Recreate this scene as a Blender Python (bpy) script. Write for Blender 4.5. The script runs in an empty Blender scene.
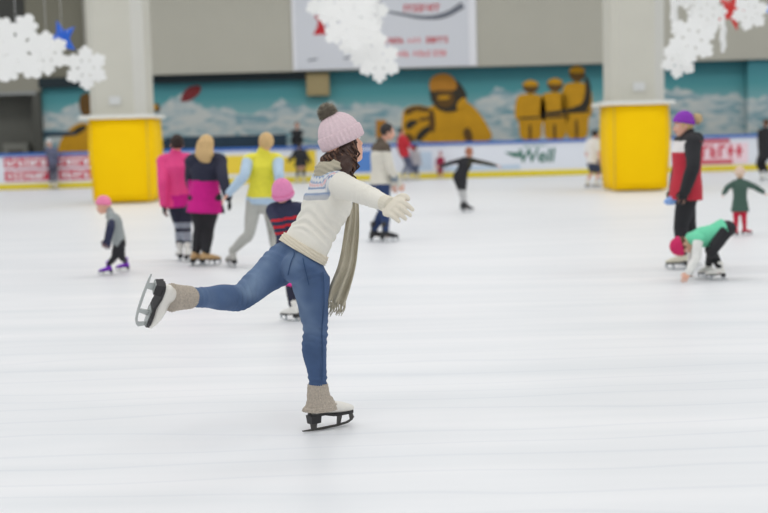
import bpy, bmesh, math, random
from mathutils import Vector, Matrix, noise
V = Vector
C = bpy.context.scene.collection
S = bpy.context.scene
random.seed(7)

# ------------------------------------------------------------------ camera
FPX = 1237.0; CAMH = 1.41
PITCH = math.atan(116.7/FPX); ROLL = math.radians(1.5)
Fw = V((0, math.cos(PITCH), -math.sin(PITCH))); U0 = V((0, math.sin(PITCH), math.cos(PITCH))); X0 = V((1, 0, 0))
Rt = math.cos(ROLL)*X0 - math.sin(ROLL)*U0
Up = math.cos(ROLL)*U0 + math.sin(ROLL)*X0
CAM = V((0, 0, CAMH))
cd = bpy.data.cameras.new('camera'); cam = bpy.data.objects.new('camera', cd); C.objects.link(cam)
cam.matrix_world = Matrix(((Rt.x, Up.x, -Fw.x, 0), (Rt.y, Up.y, -Fw.y, 0), (Rt.z, Up.z, -Fw.z, CAMH), (0, 0, 0, 1)))
cd.sensor_width = 36; cd.lens = FPX/768*36; cd.clip_end = 300
cd.dof.use_dof = True; cd.dof.focus_distance = 6.0; cd.dof.aperture_fstop = 1.8
S.camera = cam
# ------------------------------------------------------------------ light
w = bpy.data.worlds.new('hall'); S.world = w; w.use_nodes = True
w.node_tree.nodes['Background'].inputs[0].default_value = (0.93, 0.97, 1, 1)
w.node_tree.nodes['Background'].inputs[1].default_value = 0.55
def area(loc, sx, sy, power, col=(1, .98, .95)):
    l = bpy.data.lights.new('rink_light', 'AREA'); l.shape = 'RECTANGLE'; l.size = sx; l.size_y = sy; l.energy = power; l.color = col
    o = bpy.data.objects.new('rink_light', l); C.objects.link(o); o.location = loc
    return o
for yy in (2, 14, 26, 38):
    for xx in (-14, 0, 14):
        area((xx, yy, 10), 9, 3, 330)
S.view_settings.view_transform = 'Standard'; S.view_settings.look = 'None'; S.view_settings.gamma = 1
S.view_settings.use_curve_mapping = False
S.view_settings.exposure = 0.0
S.cycles.use_denoising = True

# ------------------------------------------------------------------ pixel helpers
def ray(px, py):
    return (Rt*(px-384) - Up*(py-256.5) + Fw*FPX).normalized()
def P(px, py, Y):
    d = ray(px, py); return CAM + d*(Y/d.y)
def G(px, py):
    d = ray(px, py); return CAM + d*(-CAMH/d.z)
def GX(px, Y, z=0.0):
    py = 200
    for _ in range(12):
        p = P(px, py, Y); py += (p.z-z)*FPX/Y
    return P(px, py, Y)
def solve(par, px, py, L, sign):
    d = ray(px, py); o = CAM-par
    b = o.dot(d); c = o.dot(o)-L*L; disc = b*b-c
    if disc <= 0: return CAM + d*(-b)
    return CAM + d*(-b + sign*math.sqrt(disc))

# ------------------------------------------------------------------ materials
MATS = {}
def srgb(c):
    return tuple(((x/255+.055)/1.055)**2.4 if x > 10 else x/255/12.92 for x in c)
def mat(name, rgb, rough=.8, metal=0, var=.12, scale=30, bump=.0, bscale=200, sheen=0, coat=0):
    if name in MATS: return MATS[name]
    m = bpy.data.materials.new(name); m.use_nodes = True; nt = m.node_tree; b = nt.nodes['Principled BSDF']
    c = srgb(rgb)
    tc = nt.nodes.new('ShaderNodeTexCoord'); nz = nt.nodes.new('ShaderNodeTexNoise'); nz.inputs['Scale'].default_value = scale
    nz.inputs['Detail'].default_value = 4
    nt.links.new(tc.outputs['Object'], nz.inputs['Vector'])
    mx = nt.nodes.new('ShaderNodeMix'); mx.data_type = 'RGBA'
    mx.inputs[6].default_value = (*[x*(1-var) for x in c], 1); mx.inputs[7].default_value = (*[min(1, x*(1+var)) for x in c], 1)
    nt.links.new(nz.outputs['Fac'], mx.inputs[0]); nt.links.new(mx.outputs[2], b.inputs['Base Color'])
    b.inputs['Roughness'].default_value = rough; b.inputs['Metallic'].default_value = metal
    if coat: b.inputs['Coat Weight'].default_value = coat
    if bump:
        n2 = nt.nodes.new('ShaderNodeTexNoise'); n2.inputs['Scale'].default_value = bscale; nt.links.new(tc.outputs['Object'], n2.inputs['Vector'])
        bp = nt.nodes.new('ShaderNodeBump'); bp.inputs['Strength'].default_value = bump; bp.inputs['Distance'].default_value = .01
        nt.links.new(n2.outputs['Fac'], bp.inputs['Height']); nt.links.new(bp.outputs['Normal'], b.inputs['Normal'])
    MATS[name] = m; return m
def cl(name, rgb, **k):
    k.setdefault('rough', .85); k.setdefault('bump', .25); k.setdefault('bscale', 60); k.setdefault('var', .15)
    return mat(name, rgb, **k)

# ------------------------------------------------------------------ geometry
class Geo:
    def __init__(s): s.v = []; s.f = []; s.m = []
    def add(s, vs, fs, mi=0):
        n = len(s.v); s.v += vs; s.f += [tuple(i+n for i in f) for f in fs]; s.m += [mi]*len(fs)
    def loft(s, pts, rads, side, n=14, sub=4, mi=0, cap=True, flat=False):
        """tube with elliptic rings; rads = (lateral, depth) or float; side = vector or list"""
        pts = [V(p) for p in pts]; k = len(pts)
        rads = [(r, r) if not isinstance(r, (tuple, list)) else r for r in rads]
        sides = side if isinstance(side, list) else [side]*k
        P2, R2, S2 = [], [], []
        def cr(a, b, c, d, t):
            return .5*((2*b)+(c-a)*t+(2*a-5*b+4*c-d)*t*t+(3*b-a-3*c+d)*t**3)
        for i in range(k-1):
            a = pts[max(i-1, 0)]; b = pts[i]; c = pts[i+1]; d = pts[min(i+2, k-1)]
            if i == 0: a = b*2-c
            if i == k-2: d = c*2-b
            for j in range(sub):
                t = j/sub
                P2.append(cr(a, b, c, d, t))
                u = t*t*(3-2*t)
                R2.append((rads[i][0]*(1-u)+rads[i+1][0]*u, rads[i][1]*(1-u)+rads[i+1][1]*u))
                S2.append(sides[i]*(1-t)+sides[i+1]*t)
        P2.append(pts[-1]); R2.append(rads[-1]); S2.append(sides[-1])
        K = len(P2); T = []
        for i in range(K):
            t = P2[min(i+1, K-1)]-P2[max(i-1, 0)]
            T.append(t.normalized() if t.length > 1e-9 else V((0, 0, 1)))
        rings = []
        if cap and not flat:
            for q in (.15, .5, .85):
                h = math.cos(q*math.pi/2); rings.append((P2[0]-T[0]*min(R2[0])*math.sin((1-q)*math.pi/2), R2[0], math.sin(q*math.pi/2), T[0], S2[0]))
        for i in range(K): rings.append((P2[i], R2[i], 1, T[i], S2[i]))
        if cap:
            for q in (.85, .5, .15):
                rings.append((P2[-1]+T[-1]*min(R2[-1])*math.sin((1-q)*math.pi/2), R2[-1], math.sin(q*math.pi/2), T[-1], S2[-1]))
        vs, fs = [], []
        for (p, r, sc, t, sd) in rings:
            a = sd-t*sd.dot(t)
            if a.length < 1e-4: a = t.orthogonal()
            a.normalize(); b = t.cross(a)
            for j in range(n):
                th = 2*math.pi*j/n
                vs.append(p+a*(r[0]*sc*math.cos(th))+b*(r[1]*sc*math.sin(th)))
        for i in range(len(rings)-1):
            for j in range(n):
                fs.append((i*n+j, i*n+(j+1) % n, (i+1)*n+(j+1) % n, (i+1)*n+j))
        fs.append(tuple(range(n-1, -1, -1))); fs.append(tuple((len(rings)-1)*n+j for j in range(n)))
        s.add(vs, fs, mi)
    def ell(s, c, A, B, D, nu=16, nv=10, mi=0, fn=None):
        """ellipsoid, A,B,D = half-axis vectors (D = pole axis)"""
        vs, fs = [], []
        for i in range(1, nv):
            ph = math.pi*i/nv
            for j in range(nu):
                th = 2*math.pi*j/nu
                k = fn(th, ph) if fn else 1
                vs.append(c+(A*(math.sin(ph)*math.cos(th))+B*(math.sin(ph)*math.sin(th))+D*math.cos(ph))*k)
        for i in range(nv-2):
            for j in range(nu):
                fs.append((i*nu+j, (i+1)*nu+j, (i+1)*nu+(j+1) % nu, i*nu+(j+1) % nu))
        vs.append(c+D*(fn(0, 0) if fn else 1)); vs.append(c-D*(fn(0, math.pi) if fn else 1)); a = len(vs)-2
        for j in range(nu):
            fs.append((a, j, (j+1) % nu)); fs.append((a+1, (nv-2)*nu+(j+1) % nu, (nv-2)*nu+j))
        s.add(vs, fs, mi)
    def sph(s, c, r, **k): s.ell(V(c), V((r, 0, 0)), V((0, r, 0)), V((0, 0, r)), **k)
    def box(s, lo, hi, mi=0, M=None):
        x0, y0, z0 = lo; x1, y1, z1 = hi
        vs = [V(p) for p in ((x0,y0,z0),(x1,y0,z0),(x1,y1,z0),(x0,y1,z0),(x0,y0,z1),(x1,y0,z1),(x1,y1,z1),(x0,y1,z1))]
        if M: vs = [M @ v for v in vs]
        s.add(vs, [(3,2,1,0),(4,5,6,7),(0,1,5,4),(1,2,6,5),(2,3,7,6),(3,0,4,7)], mi)
    def prism(s, poly, off, mi=0):
        """closed 3D polygon extruded by off"""
        n = len(poly); poly = [V(p) for p in poly]
        s.add(poly+[p+off for p in poly], [tuple(range(n)), tuple(range(2*n-1, n-1, -1))]+[(j, j+n, (j+1) % n+n, (j+1) % n) for j in range(n)], mi)
    def mesh(s, name):
        me = bpy.data.meshes.new(name); me.from_pydata([tuple(v) for v in s.v], [], s.f)
        me.polygons.foreach_set('material_index', s.m)
        bm = bmesh.new(); bm.from_mesh(me); bmesh.ops.recalc_face_normals(bm, faces=bm.faces); bm.to_mesh(me); bm.free()
        return me
def remesh(geo, vox, smooth=4, fac=.5):
    me = geo.mesh('tmp'); o = bpy.data.objects.new('tmp', me); C.objects.link(o)
    m = o.modifiers.new('r', 'REMESH'); m.mode = 'VOXEL'; m.voxel_size = vox
    if smooth:
        q = o.modifiers.new('s', 'SMOOTH'); q.factor = fac; q.iterations = smooth
    dg = bpy.context.evaluated_depsgraph_get(); dg.update()
    ev = o.evaluated_get(dg); r = bpy.data.meshes.new_from_object(ev)
    g = Geo(); g.v = [v.co.copy() for v in r.vertices]; g.f = [tuple(p.vertices) for p in r.polygons]; g.m = [0]*len(g.f)
    bpy.data.objects.remove(o); bpy.data.meshes.remove(me); bpy.data.meshes.remove(r)
    return g
def thing(name, label, cat, base, group=None):
    o = bpy.data.objects.new(name, None); C.objects.link(o); o.location = base; o.empty_display_size = .1
    o['label'] = label; o['category'] = cat
    if group: o['group'] = group
    o['_b'] = 0; del o['_b']
    return o
def part(name, geo, mats, parent=None, smooth=True, label=None, paint=None):
    base = V((0, 0, 0)); q = parent
    while q is not None: base = base+V(q.location); q = q.parent
    me = geo.mesh(name)
    mats = mats if isinstance(mats, (list, tuple)) else [mats]
    for m in mats: me.materials.append(m)
    if paint:
        for p in me.polygons: p.material_index = paint(p.center)
    for v in me.vertices: v.co = v.co-base
    if smooth: me.polygons.foreach_set('use_smooth', [True]*len(me.polygons))
    o = bpy.data.objects.new(name, me); C.objects.link(o)
    if parent: o.parent = parent
    if label: o['label'] = label
    return o
def solo(name, geo, mats, label, cat, group=None, base=None, **k):
    """a one-mesh thing with its origin at base"""
    o = part(name, geo, mats, None, **k)
    if base is not None:
        for v in o.data.vertices: v.co -= V(base)
        o.location = base
    o['label'] = label; o['category'] = cat
    if group: o['group'] = group
    return o
def struct(name, geo, mats, **k):
    k.setdefault('smooth', False)
    o = part(name, geo, mats, None, **k); o['kind'] = 'structure'; return o

# ================================================================== SETTING
YB = 43.6      # barrier
YW = 47.2      # mural wall
YP = 31.0      # pillars
def xat(px, Y, z): return GX(px, Y, z).x
# ice
def ice_mat():
    m = bpy.data.materials.new('ice'); m.use_nodes = True; nt = m.node_tree; b = nt.nodes['Principled BSDF']
    tc = nt.nodes.new('ShaderNodeTexCoord')
    mp = nt.nodes.new('ShaderNodeMapping'); mp.inputs['Scale'].default_value = (.25, 2.2, 1); mp.inputs['Rotation'].default_value = (0, 0, .05)
    nt.links.new(tc.outputs['Object'], mp.inputs['Vector'])
    n1 = nt.nodes.new('ShaderNodeTexNoise'); n1.inputs['Scale'].default_value = 1.2; n1.inputs['Detail'].default_value = 6
    nt.links.new(mp.outputs[0], n1.inputs['Vector'])
    cr = nt.nodes.new('ShaderNodeValToRGB'); cr.color_ramp.elements[0].position = .3; cr.color_ramp.elements[1].position = .7
    cr.color_ramp.elements[0].color = (*srgb((227, 229, 232)), 1); cr.color_ramp.elements[1].color = (*srgb((238, 238, 240)), 1)
    nt.links.new(n1.outputs['Fac'], cr.inputs[0])
    # skate scratches: thin distorted arcs
    wv = nt.nodes.new('ShaderNodeTexWave'); wv.wave_type = 'RINGS'; wv.inputs['Scale'].default_value = .55; wv.inputs['Distortion'].default_value = 14
    wv.inputs['Detail'].default_value = 3; wv.inputs['Detail Scale'].default_value = .6
    mp2 = nt.nodes.new('ShaderNodeMapping'); mp2.inputs['Scale'].default_value = (.5, 2, 1)
    nt.links.new(tc.outputs['Object'], mp2.inputs['Vector']); nt.links.new(mp2.outputs[0], wv.inputs['Vector'])
    r2 = nt.nodes.new('ShaderNodeValToRGB'); r2.color_ramp.elements[0].position = .0; r2.color_ramp.elements[1].position = .06
    r2.color_ramp.elements[0].color = (.90, .91, .93, 1); r2.color_ramp.elements[1].color = (1, 1, 1, 1)
    nt.links.new(wv.outputs['Fac'], r2.inputs[0])
    mx = nt.nodes.new('ShaderNodeMix'); mx.data_type = 'RGBA'; mx.blend_type = 'MULTIPLY'; mx.inputs[0].default_value = .6
    nt.links.new(cr.outputs[0], mx.inputs[6]); nt.links.new(r2.outputs[0], mx.inputs[7]); nt.links.new(mx.outputs[2], b.inputs['Base Color'])
    b.inputs['Roughness'].default_value = .42; b.inputs['Specular IOR Level'].default_value = .25
    bp = nt.nodes.new('ShaderNodeBump'); bp.inputs['Strength'].default_value = .12; bp.inputs['Distance'].default_value = .02
    nt.links.new(n1.outputs['Fac'], bp.inputs['Height']); nt.links.new(bp.outputs['Normal'], b.inputs['Normal'])
    return m
g = Geo(); g.box((-34, -6, -.3), (34, YB-.1, 0)); struct('floor', g, ice_mat())
g = Geo(); g.box((-34, YB+.15, -.3), (34, YW, 0)); struct('floor_walkway', g, mat('walkway', (95, 98, 100)))

# mural wall : procedural sky over snow mountains
def mural_mat():
    m = bpy.data.materials.new('painted_mural'); m.use_nodes = True; nt = m.node_tree; b = nt.nodes['Principled BSDF']
    N = nt.nodes.new; L = nt.links.new
    tc = N('ShaderNodeTexCoord'); sp = N('ShaderNodeSeparateXYZ'); L(tc.outputs['Object'], sp.inputs[0])
    cx = N('ShaderNodeCombineXYZ'); L(sp.outputs[0], cx.inputs[0])
    n1 = N('ShaderNodeTexNoise'); n1.inputs['Scale'].default_value = .32; n1.inputs['Detail'].default_value = 5; n1.inputs['Roughness'].default_value = .55
    L(cx.outputs[0], n1.inputs['Vector'])
    # ridge height = 2.0 + (noise-.5)*4
    h = N('ShaderNodeMath'); h.operation = 'MULTIPLY_ADD'; h.inputs[1].default_value = 3.6; h.inputs[2].default_value = 1.0; L(n1.outputs['Fac'], h.inputs[0])
    d = N('ShaderNodeMath'); d.operation = 'SUBTRACT'; L(h.outputs[0], d.inputs[0]); L(sp.outputs[2], d.inputs[1])   # >0 below the ridge
    mk = N('ShaderNodeMapRange'); mk.inputs[1].default_value = -.03; mk.inputs[2].default_value = .07; L(d.outputs[0], mk.inputs[0])
    # sky
    sk = N('ShaderNodeValToRGB'); sz = N('ShaderNodeMapRange'); sz.inputs[1].default_value = 2.2; sz.inputs[2].default_value = 4.3
    L(sp.outputs[2], sz.inputs[0]); L(sz.outputs[0], sk.inputs[0])
    sk.color_ramp.elements[0].color = (*srgb((150, 192, 194)), 1); sk.color_ramp.elements[1].color = (*srgb((46, 110, 126)), 1)
    e = sk.color_ramp.elements.new(.45); e.color = (*srgb((84, 156, 162)), 1)
    # snow with blue brush strokes
    mp = N('ShaderNodeMapping'); mp.inputs['Scale'].default_value = (.7, 1, 2.2); mp.inputs['Rotation'].default_value = (0, .35, 0); L(tc.outputs['Object'], mp.inputs['Vector'])
    n2 = N('ShaderNodeTexNoise'); n2.inputs['Scale'].default_value = 1.5; n2.inputs['Detail'].default_value = 6; n2.inputs['Distortion'].default_value = 1.2; L(mp.outputs[0], n2.inputs['Vector'])
    sn = N('ShaderNodeValToRGB'); L(n2.outputs['Fac'], sn.inputs[0])
    sn.color_ramp.elements[0].position = .38; sn.color_ramp.elements[0].color = (*srgb((128, 166, 176)), 1)
    sn.color_ramp.elements[1].position = .6; sn.color_ramp.elements[1].color = (*srgb((206, 210, 206)), 1)
    e = sn.color_ramp.elements.new(.48); e.color = (*srgb((184, 198, 200)), 1)
    mx = N('ShaderNodeMix'); mx.data_type = 'RGBA'; L(mk.outputs[0], mx.inputs[0]); L(sk.outputs[0], mx.inputs[6]); L(sn.outputs[0], mx.inputs[7])
    L(mx.outputs[2], b.inputs['Base Color']); b.inputs['Roughness'].default_value = .8
    return m
MUR = mural_mat()
ZT = P(384, 70, YW).z            # mural top edge
xs = lambda px, py, Y: P(px, py, Y).x
xL = xs(42, 110, YW); xR = xs(744, 110, YW)
g = Geo(); g.box((xL, YW, 0), (xR, YW+.3, ZT)); struct('wall_back', g, MUR)
g = Geo(); g.box((xR, YW-.5, 0), (34, YW+.3, ZT+.05)); struct('wall_back_right', g, MUR)
def groove_mat(name, rgb, sc):
    m = mat(name, rgb, rough=.75, var=.05, scale=.8); nt = m.node_tree; b = nt.nodes['Principled BSDF']
    tc = nt.nodes.new('ShaderNodeTexCoord'); wv = nt.nodes.new('ShaderNodeTexWave'); wv.inputs['Scale'].default_value = sc; wv.wave_profile = 'TRI'
    nt.links.new(tc.outputs['Object'], wv.inputs['Vector'])
    bp = nt.nodes.new('ShaderNodeBump'); bp.inputs['Strength'].default_value = .35; bp.inputs['Distance'].default_value = .02
    nt.links.new(wv.outputs['Fac'], bp.inputs['Height']); nt.links.new(bp.outputs['Normal'], b.inputs['Normal']); return m
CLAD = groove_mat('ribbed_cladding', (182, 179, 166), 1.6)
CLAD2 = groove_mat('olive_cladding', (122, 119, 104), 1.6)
YF = YW-.7
xf = xs(87, 60, YF)
g = Geo(); g.box((xf, YF, ZT), (34, YW+.3, ZT+6)); struct('wall_upper', g, CLAD)
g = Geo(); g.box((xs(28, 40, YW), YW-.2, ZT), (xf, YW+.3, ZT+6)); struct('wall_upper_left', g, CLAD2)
# dark bay at the far left: opening with steel frame
zD = P(20, 92, YW).z
DK = mat('dark_steel', (62, 62, 58), rough=.6, var=.15, scale=3); DK2 = mat('black_void', (70, 70, 66), rough=.8)
g = Geo(); g.box((-34, YW+.9, 0), (xL, YW+1.1, zD)); struct('wall_left', g, mat('dark_bay', (112, 112, 105), var=.25, scale=1.2))
g = Geo(); g.box((-34, YW-.25, zD), (xL+.05, YW+1.1, P(20, 73, YW).z)); struct('wall_left_lintel', g, mat('lintel', (150, 147, 134), var=.05))
g = Geo(); g.box((-34, YW+.1, P(20, 73, YW).z), (xs(29, 40, YW), YW+1.1, ZT+6)); struct('wall_left_upper', g, [CLAD2, DK2], paint=lambda c: 1 if c.z > P(10, 26, YW).z else 0)
g = Geo(); g.box((-34, YW-.32, zD-.12), (xL-.1, YW-.22, zD+.0)); struct('trim_1', g, mat('pale_metal', (150, 152, 150), rough=.4, metal=.3))
g = Geo(); g.box((xL-.28, YW-.3, 0), (xL+.02, YW+.9, zD)); struct('trim_2', g, mat('frame_grey', (84, 84, 78)))
g = Geo(); g.box((xs(155, 80, YW), YW-.35, P(200, 82.5, YW).z), (xs(309, 80, YW), YW-.02, ZT+.02)); struct('trim_3', g, mat('beam_shaded', (30, 44, 50)))  # beam whose dark colour includes the shade under the upper wall
g = Geo(); g.box((xL, YW-.3, ZT-.35), (xs(88, 80, YW), YW-.02, ZT+.02)); struct('trim_4', g, MATS['beam_shaded'])
# grey service cabinet in the dark bay
t = thing('service_cabinet', 'pale grey cabinet standing in the dark bay at the left end', 'cabinet', V((xs(17, 150, YW+.4), YW+.5, 0)))
b0 = V(t.location); g = Geo(); g.box((b0.x-.5, b0.y-.2, 0), (b0.x+.45, b0.y+.2, 1.65)); part('cabinet_body', g, mat('cab_grey', (136, 136, 128)), t, smooth=False)
g = Geo(); g.box((b0.x-.3, b0.y-.23, 1.1), (b0.x+.25, b0.y-.2, 1.4)); part('cabinet_door', g, mat('cab_dark', (96, 90, 84)), t, smooth=False)
# tan box fixed to the mural
g = Geo(); q0 = P(307, 96, YW-.2); q1 = P(329, 73, YW-.2); g.box((q0.x, YW-.4, q0.z), (q1.x, YW, q1.z)); g.box((q0.x+.05, YW-.42, q0.z+.05), (q1.x-.05, YW-.4, q1.z-.05))
solo('wall_box', g, mat('tan_box', (164, 148, 108)), 'square tan box fixed to the top of the mural beside the dark beam', 'wall box', base=V((q0.x, YW-.2, q0.z)), smooth=False)

# painted figures on the mural (thin paint relief, parts of the one painting)
YEL = mat('mural_ochre', (212, 156, 22), var=.18, scale=2.5); YED = mat('mural_brown', (104, 74, 30), var=.3, scale=4); YEB = mat('mural_black', (58, 52, 40), var=.3, scale=4)
RED = mat('mural_red', (128, 44, 48)); ORG = mat('mural_orange', (190, 130, 40), var=.2, scale=2)
mural = thing('mural_painting', 'mural of ochre coated figures before snowy mountains on the back wall', 'mural', V((0, YW, 0)))
def painted(name, shapes, label=None, smooth_=2):
    """shapes: (material index, [(px,py)...]) drawn on the wall, later shapes a little prouder"""
    g = Geo()
    for k, (mi, pl) in enumerate(shapes):
        y = YW-.012-.004*k
        # chaikin smoothing
        for _ in range(smooth_):
            q = []
            for i in range(len(pl)):
                a, b = pl[i], pl[(i+1) % len(pl)]
                q += [(a[0]*.75+b[0]*.25, a[1]*.75+b[1]*.25), (a[0]*.25+b[0]*.75, a[1]*.25+b[1]*.75)]
            pl = q
        g.prism([P(a, b, y) for a, b in pl], V((0, .01, 0)), mi)
    return part(name, g, [YEL, YED, YEB, RED, ORG], mural, smooth=False, label=label)
painted('painted_figure', [
    (0, [(402, 140), (402, 118), (404, 108), (418, 104), (430, 108), (440, 100), (460, 98), (474, 106), (486, 122), (496, 143), (450, 144)]),
    (1, [(403, 112), (410, 106), (424, 106), (432, 110), (426, 113), (416, 110), (408, 116)]), (2, [(404, 124), (412, 119), (420, 121), (414, 126), (408, 131)]), (2, [(414, 139), (420, 130), (430, 124), (432, 130), (424, 137), (420, 142)]),
    (1, [(418, 118), (430, 116), (431, 119), (420, 122)]), (1, [(404, 134), (411, 133), (416, 142), (406, 142)]), (1, [(428, 112), (434, 108), (436, 130), (430, 134)]), (1, [(462, 130), (470, 126), (474, 142), (466, 143)]),
    (2, [(430, 84), (438, 78), (456, 79), (464, 88), (468, 98), (458, 112), (440, 112), (430, 100)]),
    (1, [(434, 92), (450, 90), (456, 98), (450, 108), (438, 107)]), (0, [(438, 96), (449, 95), (450, 99), (438, 100)]),
    (4, [(429, 87), (430, 78), (440, 73), (452, 75), (457, 84), (456, 91), (440, 90), (431, 92)]),
    (0, [(456, 104), (464, 96), (468, 102), (458, 112)])], 'large ochre figure with cap and goggles')
def trio(x, top, bot, wd):
    h = bot-top
    return [(0, [(x-wd*.35, top+h*.2), (x+wd*.35, top+h*.2), (x+wd*.5, top+h*.35), (x+wd*.5, top+h*.66), (x+wd*.36, top+h*.68), (x+wd*.36, bot), (x-wd*.36, bot), (x-wd*.36, top+h*.66), (x-wd*.52, top+h*.62), (x-wd*.48, top+h*.3)]),
            (1, [(x-wd*.26, top), (x, top-2), (x+wd*.26, top), (x+wd*.26, top+h*.14), (x, top+h*.22), (x-wd*.24, top+h*.14)]),
            (0, [(x-wd*.26, top+1), (x, top-3), (x+wd*.26, top+1), (x+wd*.24, top+h*.07), (x-wd*.24, top+h*.07)]),
            (2, [(x-wd*.42, top+h*.6), (x+wd*.45, top+h*.58), (x+wd*.45, top+h*.615), (x-wd*.42, top+h*.635)]),
            (1, [(x-2, top+h*.72), (x+1, top+h*.7), (x+1, bot), (x-1.5, bot)])]
painted('painted_figure', trio(530.5, 82, 141, 31), 'ochre figure at the left of the trio')
painted('painted_figure', trio(555, 80, 141, 30), 'ochre figure in the middle of the trio')
painted('painted_figure', trio(577, 68, 140, 31)+[(2, [(584, 74), (591, 82), (591, 104), (586, 112), (560, 112), (582, 106), (586, 90)]), (2, [(541, 112), (566, 110), (584, 103), (585, 107), (566, 114), (545, 116)])], 'tallest ochre figure of the trio')
painted('painted_figure', [(0, [(56, 158), (60, 140), (70, 128), (80, 122), (92, 124), (92, 158)]), (1, [(78, 100), (84, 92), (92, 94), (92, 116), (82, 118)]), (2, [(72, 130), (84, 124), (88, 128), (76, 136)])], 'ochre figure partly behind the left pillar')
painted('painted_figure', [(1, [(152, 108), (156, 102), (160, 106), (160, 112), (154, 112)]), (0, [(150, 106), (154, 103), (158, 107), (154, 111)])])
painted('painted_kite', [(3, [(180, 101), (184, 91), (190, 86), (202, 85), (200, 94), (190, 101), (183, 102)])], 'dark red shape in the painted sky')
painted('painted_sign', [(4, [(376, 120), (386, 120), (386, 138), (376, 138)])], smooth_=0)
NAVY = mat('mural_navy', (44, 66, 84), var=.3, scale=2)
g = Geo(); a = P(160, 131, YW); bq = P(282, 131, YW)
g.box((a.x, YW-.05, 1.0), (bq.x, YW-.01, P(220, 138, YW).z)); g.box((P(160, 0, YW).x, YW-.06, P(220, 150, YW).z-.4), (P(282, 0, YW).x, YW-.01, P(220, 136, YW).z)); part('painted_band', g, NAVY, mural, smooth=False)
g = Geo(); g.box((xL, YW-.05, P(60, 133, YW).z-.1), (P(70, 0, YW).x, YW-.01, P(60, 133, YW).z+.05)); part('painted_band', g, NAVY, mural, smooth=False)

# rink barrier
bar = thing('rink_barrier', 'long white rink board with blue top rail and yellow kick strip', 'barrier', V((0, YB, 0)))
g = Geo(); g.box((-33, YB, .2), (33, YB+.1, 1.17)); part('board', g, mat('board_white', (226, 230, 238), rough=.35, var=.02), bar, smooth=False)
g = Geo(); g.box((-33, YB-.05, 1.17), (33, YB+.15, 1.27)); part('top_rail', g, mat('rail_blue', (52, 104, 186), rough=.4), bar, smooth=False)
g = Geo(); g.box((-33, YB-.025, 0), (33, YB+.12, .2)); part('kick_strip', g, mat('kick_yellow', (232, 210, 40), rough=.4), bar, smooth=False)
def bx(px): return xs(px, 160, YB)
AR = mat('advert_red', (204, 56, 78), rough=.4); AW = mat('advert_white', (236, 236, 240), rough=.4); AY = mat('advert_yellow', (236, 206, 60), rough=.4)
AG = mat('advert_green', (52, 112, 96), rough=.4); AB = mat('advert_blue', (80, 130, 200), rough=.4); AC = mat('advert_pale_blue', (150, 196, 222), rough=.4); AK = mat('advert_black', (40, 40, 44), rough=.4)
def quad(g, x0, z0, x1, z1, y, mi): g.box((x0, y, z0), (x1, y+.006, z1), mi)
def text(s, x, z, y, size, m, name, parent, bold=.0, label=None, shear=0):
    cu = bpy.data.curves.new(name, 'FONT'); cu.body = s; cu.size = size; cu.extrude = .004; cu.offset = bold; cu.shear = shear
    o = bpy.data.objects.new('tmp', cu); C.objects.link(o); bpy.context.view_layer.update()
    me = bpy.data.meshes.new_from_object(o.evaluated_get(bpy.context.evaluated_depsgraph_get())); bpy.data.objects.remove(o)
    Mx = Matrix(((1, 0, 0, x), (0, 0, -1, y), (0, 1, 0, z), (0, 0, 0, 1)))
    me.transform(Mx); pb = V(parent.location)
    for v in me.vertices: v.co -= pb
    me.materials.clear(); me.materials.append(m)
    q = bpy.data.objects.new(name, me); C.objects.link(q); q.parent = parent
    if label: q['label'] = label
    return q
def scribble(g, x0, x1, z0, z1, y, mi, wch=.16, rnd=None):
    """a row of unreadable letter-like marks"""
    rnd = rnd or random.Random(3); x = x0; h = z1-z0; t = h*.24
    while x < x1-wch*.5:
        k = rnd.randrange(5); w_ = wch*.8
        if k in (0, 1, 3): quad(g, x, z0, x+t, z1, y, mi)
        if k in (1, 2): quad(g, x, z1-t, x+w_, z1, y-.001, mi)
        if k in (0, 2, 3): quad(g, x, z0, x+w_, z0+t, y-.001, mi)
        if k in (2, 4): quad(g, x+w_/2-t/2, z0, x+w_/2+t/2, z1, y-.002, mi)
        if k in (0, 4, 3): quad(g, x, (z0+z1-t)/2, x+w_, (z0+z1+t)/2, y-.001, mi)
        if k == 3: quad(g, x+w_-t, z0, x+w_, z1, y-.002, mi)
        x += wch
rr = random.Random(5)
for (a, b) in ((4, 48), (58, 90)):
    g = Geo(); x0, x1 = bx(a), bx(b); y = YB-.012
    quad(g, x0, .30, x1, .66, y, 0); quad(g, x0, .76, x1, 1.12, y, 0)
    scribble(g, x0+.1, x1-.1, .36, .60, y-.008, 1, .2, rr); scribble(g, x0+.1, x1-.1, .82, 1.06, y-.008, 1, .2, rr)
    part('advert', g, [AR, AW], bar, smooth=False, label='red advert with two lines of white marks')
g = Geo(); x0, x1 = bx(700), bx(748); y = YB-.012
quad(g, x0, .26, x1, .98, y, 2); quad(g, x0, 1.0, (x0+x1)/2+.2, 1.12, y-.003, 0); quad(g, x0, .26, (x0+x1)/2+.3, .40, y-.003, 0); scribble(g, x0+.05, x1, .48, .92, y-.006, 0, .3, rr)
part('advert', g, [AR, AW, mat('advert_pink', (240, 214, 222), rough=.4)], bar, smooth=False, label='white advert with red capitals between red bars')
g = Geo(); quad(g, bx(225), .34, bx(250), 1.0, y, 0); quad(g, bx(300), .34, bx(316), 1.12, y, 0); quad(g, bx(268), .34, bx(296), .9, y, 0); quad(g, bx(155), .3, bx(224), 1.1, y, 1); quad(g, bx(251), .3, bx(266), 1.1, y, 1)
part('advert', g, [AY, AC], bar, smooth=False, label='yellow and pale blue advert panels')
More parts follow.
